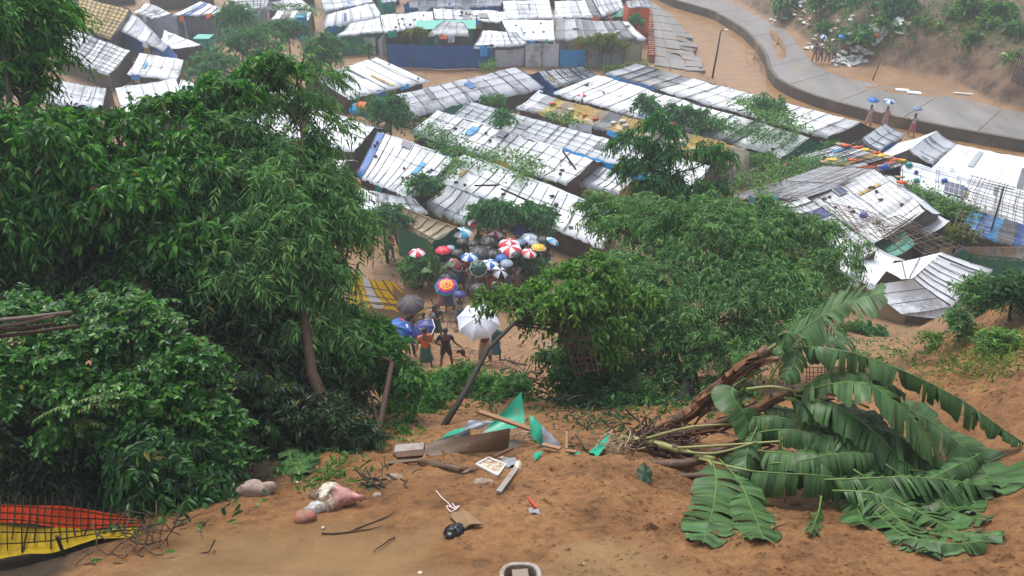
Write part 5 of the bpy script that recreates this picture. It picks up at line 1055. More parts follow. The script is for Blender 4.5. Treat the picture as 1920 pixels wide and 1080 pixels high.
for x,y in [(1205,878),(1203,905)][:1]:
    g=G(1208,895); s_=thing('torn_banana_leaf','small heart shaped green leaf scrap on the mud beside banana roots','leaf',g)
    c=g+(0,0,.06); V=[c+(0,0,.02)]+[c+np.array((math.cos(a)*.10*(1+.15*math.sin(3*a)),math.sin(a)*.15,.03*math.sin(5*a)+.05*math.sin(a))) for a in np.linspace(0,6.28,14)[:-1]]
    mk('blade',V,[(0,i,i%13+1) for i in range(1,14)],M_BAN,s_,smooth=True)
bs=thing('banana_seedling','young banana plant with tall pointed leaf beside the rainbow umbrella','banana plant',W(812,515,.3))
for q in [[(820,525,33),(815,490,33.2),(808,470,33.3),(800,452,33.4)],[(820,520,33),(805,505,32.8),(790,508,32.7)],[(820,515,33),(835,498,33),(855,494,32.9)],[(818,520,33),(812,500,33.3),(822,480,33.5)]]: bleaf(bs,q,.22,.15,(.1,.1),rib=.02)
bs=thing('banana_seedling','low banana shoots in the shade beside the twin brown trunks','banana plant',WY(555,880,10))
for q in [[(560,890,9.8),(548,850,9.9),(520,825,10),(490,835,10)],[(562,890,9.8),(545,860,9.9),(540,840,9.9)],[(560,890,9.8),(575,860,9.7),(590,850,9.6)]]: bleaf(bs,q,.15,.1,(.2,.2),rib=.01)
# ginger-like long leaves at the bush foot
for lab,base,n_ in [('tuft of long blade leaves at the foot of the trailing bush',(395,985,7.7),13),('long leaved clump in the shade below the round leaved bush',(400,905,8.6),14),('pale long leaves hanging above the shaded hollow',(385,850,8.8),9)]:
    p=WY(*base); par=thing('broad_grass_clump',lab,'plant',p)
    for i in range(n_):
        a=R.uniform(-.4,3.5); l=R.uniform(.25,.5); d=np.array((math.cos(a)*.8,-abs(math.sin(a))*.5,0)); C=[p+d*l*t+np.array((0,0,1))*(l*.8*t-l*1.0*t*t) for t in np.linspace(0,1,6)]
        g=[]; sd=nz(np.cross(nz(d),(0,0,1)))
        for t,c in zip(np.linspace(0,1,6),C): ww=.028*math.sin(math.pi*min(.97,t*.85+.12)); g.append([c-sd*ww+(0,0,.008),c,c+sd*ww+(0,0,.008)])
        MB().grid(g).put('leaf',L_LIGHT,par,smooth=True)
# ---------------------------------------------------------------- debris on the mud
Mgs=plain('green_tin',(.015,.33,.20),.38,.15,2,bmp=.1,dirt=5,dirtcol=(.25,.15,.07),dlo=.6,dhi=.75); Mgy=plain('grey_tin',(.28,.31,.36),.4,.2,4,dirt=4,dirtcol=(.25,.16,.09))
Mbw=plain('wet_brown_board',(.10,.045,.02),.5,.5,4,dirt=3,dirtcol=(.05,.07,.02)); Mwd=plain('raw_plank',(.28,.15,.065),.6,.35,9); Mgb=plain('grey_board',(.30,.27,.25),.6,.25,6,dirt=6)
Mcr=plain('cream_plastic',(.60,.56,.45),.4,.15,5,dirt=7,dirtcol=(.33,.2,.1),dlo=.45,dhi=.6)
def gp(px,py,h=0): 
    if h>3: return WY(px,py,h)
    g=G(px,py); d=ray(px,py); 
    return g+ -d*(h/abs(d[2])) if h else g
def sheet(name,label,cat,c4,mat,curl=.1,th=.008,n=7,back=None):
    c=[gp(*p) for p in c4]; nn=nz(np.cross(c[1]-c[0],c[3]-c[0])); nn=nn if nn[2]>0 else -nn; g=[]
    for i in range(n+1):
        u=i/n; g.append([lerp(lerp(c[0],c[1],u),lerp(c[3],c[2],u),v)+nn*curl*(math.sin(math.pi*u)*.6+math.sin(math.pi*v)*.4)+nn*.012*math.sin(u*7+v*5) for v in np.linspace(0,1,n+1)])
    mb=MB().grid(g); mb.grid([[p-nn*th for p in r] for r in g])
    return mb.put(name,mat,label=label,cat=cat,smooth=True)
sheet('green_sheet','largest curled green metal sheet standing out of the wreckage','metal sheet',[(977,735,10.5),(983,797,10.0),(893,820,9.9),(925,785,10.2)],Mgs,-.12)
sheet('green_sheet','narrow green sheet lying over the brown board','metal sheet',[(925,788,10.1),(898,802,9.9),(812,830,9.9),(868,800,10.1)],Mgs,.03)
sheet('grey_sheet','small torn grey metal piece on the narrow green sheet','metal sheet',[(880,788,10),(927,790,9.95),(900,805,9.85),(866,806,9.9)],Mgy,.03)
sheet('brown_board','long wet brown board set upright below green sheets','board',[(798,832,9.75),(957,803,9.75),(952,842,9.62),(797,856,9.5)],Mbw,.02,.02)
sheet('dark_sheet','black underside sheet between brown board and green sheet','sheet',[(815,828,9.85),(882,803,9.85),(880,822,9.75),(815,835,9.75)],M_BAT,.01)
sheet('green_sheet','dark green curled sheet standing beside grey triangle','metal sheet',[(992,778,9.9),(1017,798,9.75),(1020,845,9.5),(996,818,9.6)],Mgs,.08)
sheet('grey_sheet','blue grey bent metal triangle next to dark green sheet','metal sheet',[(1012,796,9.75),(1032,815,9.7),(1060,846,9.55),(1020,846,9.45)],Mgy,.05)
sheet('green_scrap','small green scrap below the dark green sheet','metal sheet',[(1000,852,.08),(1022,845,.12),(1010,858,.06),(1004,868,.02)],Mgs,.03)
sheet('green_scrap','pointed green scrap beside the root tangle','metal sheet',[(1140,815,10.0),(1146,820,10.0),(1120,858,.02),(1104,848,.04)],Mgs,.04)
sheet('green_scrap','thin green strip half buried in the mud mound','metal sheet',[(1060,845,.05),(1090,848,.05),(1085,852,.02),(1062,850,.02)],Mgs,.01)
sheet('curved_board','bent brown board with folded corner in front of wreckage','board',[(787,862,.16),(862,872,.18),(880,887,.03),(785,872,.04)],Mbw,.05,.02)
sheet('curved_board','lifted corner flap of brown board beside cream tray','board',[(862,876,.2),(892,874,.15),(878,886,.03),(860,886,.05)],Mbw,.04,.02)
def boxy(name,label,cat,p,q,wd,th,mat,h=.03,bev=True):
    a,b_=gp(*p),gp(*q); c=(a+b_)/2; ex=nz(b_-a); ey=nz(np.cross((0,0,1.0),ex)); ez=np.cross(ex,ey)
    return MB().box(c+ez*(th/2+h),(np.linalg.norm(b_-a)/2,wd/2,th/2),[ex,ey,ez]).put(name,mat,label=label,cat=cat)
boxy('grey_board','grey board stack with brown rim at the wreckage end','board',(742,848),(796,843),.16,.05,Mgb); boxy('plank','brown plank under the grey board','plank',(740,857),(800,852),.12,.04,Mbw,0)
boxy('plank','long raw wooden plank leaning across the green sheets','plank',(897,776,10.0),(996,810,9.75),.07,.04,Mwd)
boxy('plank','grey plank sliding down the mud beside cream tray','plank',(934,928),(968,882),.07,.03,Mgb,.02); boxy('plank','thin plank running towards the curved board','plank',(728,872),(790,866),.05,.03,Mbw,.02)
boxy('plank','short raw plank under the grey triangle','plank',(1018,838,.08),(1052,846,.06),.06,.03,Mwd); boxy('plank','plank standing between grey triangle and green scrap','plank',(1062,815,9.9),(1062,848,.02),.03,.03,Mwd)
boxy('plank','dark plank slanting towards the root tangle','plank',(1080,820,.2),(1102,850,.02),.04,.03,Mbw); boxy('plank','brown plank behind the cream tray','plank',(925,862,.05),(960,845,.15),.05,.03,Mbw)
boxy('plank','short brown stick plank by the dark green sheet','plank',(1062,850,.05),(1082,852,.05),.04,.03,Mwd)
# cream tray
a,b_,c_,d_=gp(893,872,.06),gp(915,860,.12),gp(948,872,.12),gp(933,893,.04); par=thing('plastic_tray','shallow cream tray tipped in the mud beside wreckage','tray',(a+c_)/2)
nn=nz(np.cross(b_-a,d_-a)); nn=nn if nn[2]>0 else -nn
mk('tray_floor',[a,b_,c_,d_]+[p-nn*.05 for p in (a,b_,c_,d_)],[(0,1,2,3),(7,6,5,4),(0,4,5,1),(1,5,6,2),(2,6,7,3),(3,7,4,0)],Mcr,par)
for p,q in ((a,b_),(b_,c_),(c_,d_),(d_,a)): MB().tube([p+nn*.015,q+nn*.015],.014,5).put('rim',Mwh,par)
sheet('grey_sheet','small grey sheet with round hole beside the cream tray','metal sheet',[(938,860,.14),(965,858,.14),(974,872,.08),(952,876,.06)],Mgy,.02)
lump('roll','small grey roll lying by the grey sheet','roll',gp(942,869)+(0,0,.1),(.04,.04,.025),Mgb,jit=.05)
def crump(name,label,cat,c,r,mat,jit=.2,nu=22,nv=14):
    mb=MB(); rnd=random.Random(hash(label)%999 if False else len(label)*7); c=np.asarray(c,float)
    V=[];F=[]
    mb.ball(c,r,nu,nv,0); mb.V=[tuple(c+(np.array(v)-c)*(1+jit*(1.6*float(vn(v[0]*9+v[2]*5,v[1]*9,3))-.8)+jit*1.5*(.25-abs(float(vn(v[0]*26+v[2]*17,v[1]*26-v[2]*11,4))-.5))+rnd.uniform(-.04,.04))) for v in mb.V]
    return mb.put(name,mat,label=label,cat=cat,smooth=True)
crump('plastic_bag','crumpled silver white plastic by the tray end','plastic bag',gp(970,880)+(0,0,.03),(.05,.10,.04),Mcr,.8)
# sacks
msk,nt,b=newmat('muddy_sack'); n_=noise(nt,5,5,.6); cc=ramp(nt,n_.outputs['Fac'],[(.46,(.10,.055,.03)),(.52,(.50,.46,.36)),(.7,(.70,.68,.58))])
sp2=nt.nodes.new("ShaderNodeSeparateXYZ"); nt.links.new(geo(nt).outputs['Position'],sp2.inputs[0]); sk=gp(628,945); mr2=N(nt,"ShaderNodeMapRange"); mr2.inputs['From Min'].default_value=sk[0]-.02; mr2.inputs['From Max'].default_value=sk[0]+.07; nt.links.new(sp2.outputs['X'],mr2.inputs['Value'])
cf=mixc(nt,mr2.outputs[0],cc.outputs[0],(.50,.25,.23)); md=ramp(nt,noise(nt,9,6,.7).outputs['Fac'],[(.5,0),(.6,.85)]); nt.links.new(mixc(nt,md.outputs[0],cf,(.22,.12,.055)),b.inputs['Base Color']); b.inputs['Roughness'].default_value=.55; bump(nt,b,noise(nt,12,5).outputs['Fac'],.5,.03)
par=thing('stuffed_sack','stuffed cream and pink sack smeared with mud lying on the slope','sack',sk)
mb=MB().ball(sk+(0,0,.10),(.25,.19,.16),30,18,0); c0=sk+(0,0,.13); mb.V=[tuple(c0+(np.array(v)-c0)*(1+.16*(2*float(vn(v[0]*6,v[1]*6+v[2]*4,8))-1)+.1*math.cos(3*math.atan2(v[1]-c0[1],v[0]-c0[0]))+.14*(.25-abs(float(vn(v[0]*19+v[2]*9,v[1]*19+v[2]*6,4))-.5)))) for v in mb.V]; mb.put('sack_body',msk,par,smooth=True)
MB().tube([sk+(.24,-.02,.16),sk+(.31,-.05,.17),sk+(.34,-.03,.13)],[.05,.03,.05],7).put('tied_corner',plain('pink_cloth',(.50,.24,.22),.6,.2,8),par,smooth=True)
crump('clear_bag','crumpled grey white plastic bag between the two sacks','plastic bag',gp(592,958)+(0,0,.05),(.12,.09,.07),plain('clear_plastic',(.45,.45,.43),.25,.3,9),.45)
crump('pink_bag','small dull pink bag beside the stuffed sack','bag',gp(573,974)+(0,0,.04),(.11,.1,.085),plain('dull_pink',(.36,.13,.10),.7,.4,9,dirt=8,dlo=.42,dhi=.6),.3)
crump('white_lump','tiny white lump in the mud below the pink bag','scrap',gp(606,992)+(0,0,.02),(.02,.018,.015),Mcr)
crump('stone','dark earth covered bundle behind the stuffed sack','bundle',gp(595,932)+(0,0,.04),(.12,.08,.07),plain('muddy_bundle',(.15,.10,.06),.8,.4,9),.4)
crump('rubbish_heap','shaded white and brown bundle at the thicket edge','bundle',gp(480,925)+(0,0,.06),(.22,.12,.11),plain('brown_white',(.30,.22,.18),.7,.6,6),.4)
for lab,x,y,r in [('white paper scrap left of the shaded trunks',560,905,.05),('small white scrap beside the slender trunk foot',715,900,.04),('white scrap on the mud by the thin planks',872,838,.05),('white scrap near the grey board',790,857,.04),('tiny white chip at the bottom of slope',1095,1058,.018),('pale chip below the banana leaf scrap',1180,905,.015),('small white scrap by black bag',788,1075,.04)]:
    crump('paper_scrap',lab,'scrap',gp(x,y)+(0,0,.008),(r*.7,r*.5,r*.2),Mcr,.7,8,5)
# white string tangle
for lab,pts in [('pinkish white string trailing down the mud above black bag',[(818,922),(828,935),(840,945),(850,955),(862,950),(846,962),(838,950),(856,958),(848,946)]),('thin white loop of string in the wreckage',[(955,820),(975,812),(1000,812),(1010,822),(990,826),(970,830)])]:
    C,_=spline([gp(*p)+(0,0,.02) for p in pts],30); tub('string',lab,'string',list(C),.007,plain('pink_string',(.65,.55,.56),.6,.2,9),4)
# black bag and broken board
sheet('broken_board','broken muddy board above the black bag hole','board',[(842,968,.04),(868,955,.12),(905,980,.10),(868,992,.05)],plain('muddy_board',(.22,.13,.06),.7,.4,5),.03,.02)
crump('black_bag','shiny black plastic bag stuck in the mud hole','plastic bag',gp(853,998)+(0,0,.0),(.13,.11,.08),plain('black_plastic',(.008,.008,.01),.25,.1,5),.6)
# red blue scrap
boxy('toy_scrap','small red and white stick on blue scrap in the mud','scrap',(992,940),(1006,958),.025,.02,Mrd,.03); sheet('blue_scrap','small grey blue plastic scrap under the red stick','scrap',[(990,955,.02),(1008,952,.03),(1013,962,.02),(994,964,.01)],Mgy,.01)
# concrete ring
rc=G(976,1094); par=thing('concrete_ring','square concrete pit ring with rounded corners half buried at bottom edge','concrete ring',rc)
Mc=plain('ring_concrete',(.33,.30,.28),.75,.25,7,dirt=5); NP=24; inner=[];outer=[]
for i in range(NP):
    a=2*math.pi*i/NP; f=(abs(math.cos(a))**3.2+abs(math.sin(a))**3.2)**(-1/3.2); outer.append(np.array((math.cos(a)*f*.20,math.sin(a)*f*.19,0))); inner.append(outer[-1]*.76)
mb=MB(); rows=[]
for i in range(NP+1):
    o_,n_2=outer[i%NP],inner[i%NP]; rows.append([rc+o_+(0,0,-.2),rc+o_+(0,0,.07),rc+o_*.95+(0,0,.085),rc+n_2*1.04+(0,0,.085),rc+n_2+(0,0,.07),rc+n_2+(0,0,-.15)])
mb.grid(rows).put('ring_wall',Mc,par,smooth=False)
MB().box(rc+(-.0,.04,.02),(.075,.07,.05),[nz((1,.1,0)),nz((-.1,1,0)),np.array((0,0,1.))]).put('block',plain('block_concrete',(.26,.2,.16),.8,.2,8),label='rough brown block sitting inside the concrete ring',cat='block')
mk('muddy_pool',[rc+n_2*1.0+(0,0,-.03) for n_2 in inner],[tuple(range(NP))],M_WATER,label='dark puddle inside the concrete ring',cat='puddle')
# roots and twigs
def tangle(label,name,px,py,n,L,mat,r=.006,h=.15,cat='roots',spread=.15):
    g=gp(px,py); par=thing(name,label,cat,g)
    for i in range(n):
        p=g+(R.gauss(0,spread),R.gauss(0,spread*.7),R.uniform(0,h)); d=np.array((R.uniform(-1,1),R.uniform(-1,1),R.uniform(-.5,.5))); d=nz(d)*L*R.uniform(.4,1)
        MB().tube(path(p-d/2,p+d/2,.2,4),r*R.uniform(.6,1.5),4,cap=False).put('twig',mat,par)
tangle('tangle of pale torn roots beside the pointed green scrap','root_tangle',1152,850,46,.4,M_BAML,.008,.25)
tangle('dark root mass at the base of the fallen banana stems','root_tangle',1235,845,80,.7,M_BARKR,.012,.35,spread=.28)
tangle('heap of broken reddish sticks behind the largest green sheet','stick_heap',988,745,22,.9,M_BARKR,.014,.6,'sticks',.14)
tangle('fine brown straw heaped above the thin white string loop','straw_heap',980,825,60,.3,M_BAML,.004,.08,'straw',.2)
tangle('twigs heaped under the lower tarpaulin corner','stick_heap',280,1030,40,.5,M_BARKR,.007,.2,'sticks',.3)
tangle('scattered dark twigs above the stuffed sack','stick_heap',690,915,14,.4,M_BARK,.012,.05,'sticks',.18)
tangle('scattered twigs on the mud between planks and sack','stick_heap',740,905,16,.3,M_BARK,.007,.04,'sticks',.25)
tangle('dead branch twigs beside green scrap at wreck edge','stick_heap',1120,800,26,.6,M_BARK,.009,.2,'sticks',.35)
tangle('broken twigs on slope under the people','stick_heap',960,700,20,1.2,M_BARK,.018,.1,'sticks',.7)
tangle('broken canes lying beside the collapsed yellow roof','cane_heap',800,600,26,1.6,M_BAM,.022,.15,'canes',.9)
tangle('loose sticks beside the boy on the slope','stick_heap',870,620,12,1.3,M_BAM,.02,.06,'sticks',.7)
for lab,a,b_ in [('bent twig with dark tip lying on smooth mud',(602,1003),(715,990)),('thin dry stalk on the mud under the banana leaves',(1405,1010),(1470,985)),('reddish stick at lower edge under the banana tip',(1690,1022),(1730,1045)),('long cane lying behind the boy',(855,605),(900,572)),('second long cane lying behind the boy',(850,622),(905,618)),('grey green twig across smooth mud',(655,1000),(740,965)),('dry branch near the bottom mud hole',(740,1010),(700,1040))]:
    p,q=gp(*a)+(0,0,.02),gp(*b_)+(0,0,.03); tub('stick',lab,'stick',path(p,q,.06,6),[.012,.011,.01,.009,.008,.005] if p[1]<15 else .035,M_BARKR,5)
# low green litter
def scatter(label,px,py,wx,wy,n,leaf,Ll,Lw,hh=.05,name='ground_plants',up=.6,kind='stuff',k=5):
    P=[]
    for _ in range(n):
        x,y=px+R.gauss(0,wx),py+R.gauss(0,wy); g=G(x,y)
        if 'far hill' in label and g[2]<ROADZ+.5: continue
        P.append(g)
    P=np.repeat(np.array(P),k,0); m_=len(P); A=RN.normal(0,1,(m_,3)); A[:,2]=np.abs(A[:,2])*up+.1
    V,F=leaves(P+RN.normal(0,hh,(m_,3))*np.array((1,1,.3))+(0,0,.01),A,RN.uniform(.6,1.3,m_)*Ll,RN.uniform(.7,1.2,m_)*Lw,curl=.3)
    o=big(name,V,F,leaf,smooth=False,kind=kind,label=label)
scatter('green leaf litter and sprouts at debris edge under the slim trunk',750,800,28,18,60,L_MID,.13,.03)
scatter('green leafy litter round the fallen bush',900,745,80,18,90,L_DARK,.16,.04,.15)
scatter('shaded plants at the foot of the twin trunks',600,885,60,22,80,L_MID,.12,.03)
scatter('low plants below the dark lower foliage',1100,790,70,16,70,L_DARK,.14,.04,.1)
scatter('grass and weeds on the bank at picture edge',1860,660,60,26,420,L_GRASS,.16,.02,.1,'grass',1.5)
scatter('dry tufts on the earth ridge',1740,690,55,22,160,L_GRASS,.13,.015,.1,'grass',1.5)
scatter('weeds around the bamboo fence foot',1650,660,50,20,110,L_MID,.18,.05,.12)
scatter('undergrowth beneath the thicket on the shaded side',180,920,120,40,260,L_DARK,.16,.045,.15)
scatter('undergrowth beneath the twin trunk tree',480,830,90,30,240,L_DARK,.15,.045,.15)
scatter('undergrowth below the big bushy tree',1260,755,110,18,260,L_DARK,.18,.05,.2)
scatter('grass on the far hill slope',1600,45,90,28,420,L_MID,.5,.07,.2,'grass',1.6)
scatter('grass tufts on the far hill shoulder',1830,45,70,30,260,L_MID,.45,.07,.2,'grass',1.6)
scatter('weeds beside the footpath between the rows',1130,128,60,3,60,L_LIGHT,.25,.07,.1)
scatter('weeds around the green hut',760,485,30,18,60,L_MID,.2,.06,.1)
# clods of earth
xx=RN.uniform(-5,9,26000); yy=np.where(RN.random(26000)<.75,RN.uniform(5,15,26000),RN.uniform(15,30,26000)); kp=fbm(xx*.9,yy*.9,3,77)>=-.02+.2*((xx<-.6)&(yy<7.6)); xx=xx[kp][:8000];yy=yy[kp][:8000]
P=np.column_stack([xx,yy]); Sz=np.minimum(.09,.006+np.abs(RN.normal(0,.014,len(P)))*(1+1.5*(RN.random(len(P))<.06)))*np.where(yy<15,1,2.2)
Zc=hq(P[:,0],P[:,1]); n=len(P)
ic=np.array([(1,0,0),(-1,0,0),(0,1,0),(0,-1,0),(0,0,1),(0,0,-1)],float); fc=np.array([(0,2,4),(2,1,4),(1,3,4),(3,0,4),(2,0,5),(1,2,5),(3,1,5),(0,3,5)])
Vc=np.column_stack([P,Zc])[:,None,:]+ic[None]*Sz[:,None,None]*RN.uniform(.6,1.3,(n,6,3))*np.array((1.2,1.2,.8)); Fc=(np.arange(n)*6)[:,None,None]+fc[None]
big('earth_clods',Vc.reshape(-1,3),Fc.reshape(-1,3),M_MUD,smooth=False,kind='stuff',label='loose clods of orange earth on the slide')

for lb,x,y,n_,sp_w in [('splintered wood and twigs round the cream tray',930,880,16,.3),('splinters and litter below the brown board',850,872,16,.35),('small wood scraps beside the grey triangle',1075,845,14,.3),('twigs trodden into the mud below the grey board',770,885,12,.3)]:
    tangle(lb,'wood_splinters',x,y,n_,.16,M_BARKR if n_%4 else Mwd,.007,.02,'splinters',sp_w)
for lb,x,y,r in [('grey rag pressed in the mud by the lifted flap',905,905,.09),('brown rag half buried under the long plank',960,835,.12),('dirty pale rag beside thin planks',745,895,.08),('dark cloth piece in the mud near stuffed sack',705,930,.08)]:
    crump('rag',lb,'rag',gp(x,y)+(0,0,.01),(r,r*.6,r*.25),plain('muddy_rag_'+str(int(x)),(.28,.22,.17) if x%2 else (.16,.13,.11),.8,.4,9,dirt=6),.8)
# ---------------------------------------------------------------- umbrellas and people
UC={'r':(.62,.03,.06),'w':(.80,.80,.80),'c':(.03,.35,.62),'b':(.02,.14,.50),'n':(.02,.03,.17),'k':(.014,.015,.018),'g':(.30,.38,.46),'y':(.75,.50,.03),'m':(.25,.04,.05),'G':(.02,.07,.05),'d':(.06,.045,.05),'K':(.035,.038,.042),'W':(.66,.72,.82),'s':(.16,.22,.36),'B':(.03,.12,.42)}
UM={}
def umat(c):
    if c not in UM: UM[c]=plain('umbrella_cloth_'+str(len(UM)),UC[c],.45,.12,4,bmp=.1)
    return UM[c]
def rainbow():
    m,nt,b=newmat('rainbow_cloth'); tc=nt.nodes.new('ShaderNodeUVMap'); sp=nt.nodes.new("ShaderNodeSeparateXYZ"); nt.links.new(tc.outputs[0],sp.inputs[0])
    cols=[(.75,.08,.03),(.80,.35,.03),(.80,.12,.05),(.85,.55,.04),(.75,.06,.03),(.55,.03,.20),(.18,.05,.40),(.03,.10,.50),(.02,.30,.55),(.02,.28,.15)]
    r=ramp(nt,sp.outputs['X'],[(i/10,c) for i,c in enumerate(cols)]); r.color_ramp.interpolation='CONSTANT'; nt.links.new(r.outputs[0],b.inputs['Base Color']); b.inputs['Roughness'].default_value=.5; return m
M_RAIN=rainbow(); M_SHAFT=plain('umbrella_shaft',(.08,.08,.08),.4,.1,5,metal=.3); M_SHW=M_SHAFT
def umbrella(label,c,dia,cols,tilt=(0,0),emblem=None,rim=None,group=None,rain=False,depthr=.22,shaft=.85,rot=None):
    """c: centre of the canopy rim plane; tilt: horizontal lean of the axis"""
    c=np.asarray(c,float); ax=nz((tilt[0],tilt[1],1.0)); e1=nz(np.cross(ax,(0.3,1,0))); e2=np.cross(ax,e1); Rr=dia/2; hh=dia*depthr
    par=thing('umbrella',label,'umbrella',c-ax*shaft*.9,group); ro=R.uniform(0,.78) if rot is None else rot
    def S(a,t,gi):
        sc_=1-.10*(4*gi*(1-gi))*t; r=Rr*math.sin(t*1.35)/math.sin(1.35)*sc_; z=hh*(math.cos(t*1.35)-math.cos(1.35))/(1-math.cos(1.35))
        return c+e1*math.cos(a)*r+e2*math.sin(a)*r+ax*(z-.10*hh*t*(1.1-t)*3*(4*gi*(1-gi)))
    for k in range(8):
        V=[];UV=[];g=[]
        for i in range(5):
            t=i/4; row=[]
            for j in range(4): gi=j/3; row.append(S(ro+2*math.pi*(k+gi)/8,max(t,.015),gi)); UV.append((t*.999,gi))
            g.append(row)
        mb=MB().grid(g); o=mb.put('panel',M_RAIN if rain else umat(cols[k%len(cols)]),par,smooth=True)
        if rain:
            uvl=o.data.uv_layers.new(name='UVMap'); vi=np.zeros(len(o.data.loops),np.int32); o.data.loops.foreach_get('vertex_index',vi); uvl.data.foreach_set('uv',np.array(UV,np.float32)[vi].ravel())
        if rim: MB().tube([S(ro+2*math.pi*(k+j/3)/8,1,j/3) for j in range(4)],.018,4,cap=False).put('rim_band',umat(rim),par)
        MB().tube([S(ro+2*math.pi*k/8,.05,0)-ax*.02,S(ro+2*math.pi*k/8,.55,0)-ax*.02,S(ro+2*math.pi*k/8,1,0)-ax*.005],.006,4,cap=False).put('rib',M_SHAFT,par)
    MB().tube([c-ax*shaft,c+ax*(hh+.06)],[.014,.010],6).put('shaft',M_SHAFT,par,smooth=True)
    MB().tube([c-ax*(shaft+.1),c-ax*(shaft-.02)],.022,6).put('handle',plain('umbrella_handle',(.03,.025,.02),.5,.1,5),par,smooth=True)
    if emblem:
        for (kk,tt,sz,cl,sh) in emblem:
            a=ro+2*math.pi*(kk+.5)/8; cc=S(a,tt,.5); u_=nz(S(a,tt+.05,.5)-cc); v_=nz(S(a+.05,tt,.5)-cc); n_=nz(np.cross(v_,u_)); n_=n_ if np.dot(n_,ax)>0 else -n_
            if sh=='disc': V=[cc+n_*.02]+[cc+n_*.014+(u_*math.cos(q)+v_*math.sin(q))*sz for q in np.linspace(0,6.283,13)[:-1]]; mk('emblem',V,[(0,i,i%12+1) for i in range(1,13)],umat(cl),par)
            else: mk('emblem',[cc+n_*.02+u_*sz*.55*i+v_*sz*j for i,j in ((-1,-1),(-1,1),(1,1),(1,-1))],[(0,1,2,3)],umat(cl),par)
    return par
# people
M_SKIN=[plain('skin_brown_%d'%i,c,.5,.12,9,bmp=0) for i,c in enumerate([(.16,.075,.042),(.21,.10,.06),(.12,.055,.032)])]
M_HAIR=plain('black_hair',(.012,.010,.010),.5,.3,30)
CLO={}
def cloth(c):
    if c not in CLO: CLO[c]=plain('clothing_%d'%len(CLO),c,.75,.25,8,bmp=.3)
    return CLO[c]
PEND=[]
def skin(name,pts,edges,rad,mat,par,sub=1,root=0):
    me=bpy.data.meshes.new(name); me.from_pydata([list(map(float,p)) for p in pts],edges,[]); o=bpy.data.objects.new(name+'_t',me); sc.collection.objects.link(o)
    m=o.modifiers.new('s','SKIN'); m.use_smooth_shade=True
    for i,r in enumerate(rad): v=me.skin_vertices[0].data[i]; v.radius=(r,r) if not hasattr(r,'__len__') else r; v.use_root=(i==root)
    o.modifiers.new('d','SUBSURF').levels=sub; o.modifiers['d'].render_levels=sub
    PEND.append((o,name,mat,par)); return o
def flush():
    dg=bpy.context.evaluated_depsgraph_get(); dg.update()
    for o,name,mat,par in PEND:
        me=bpy.data.meshes.new_from_object(o.evaluated_get(dg)); me.name=name; me.materials.clear(); me.materials.append(mat)
        n=bpy.data.objects.new(name,me); sc.collection.objects.link(n); n.parent=par; ORG[n.name]=ORG[par.name]
    for o,*_ in PEND: bpy.data.objects.remove(o,do_unlink=True)
    PEND.clear()
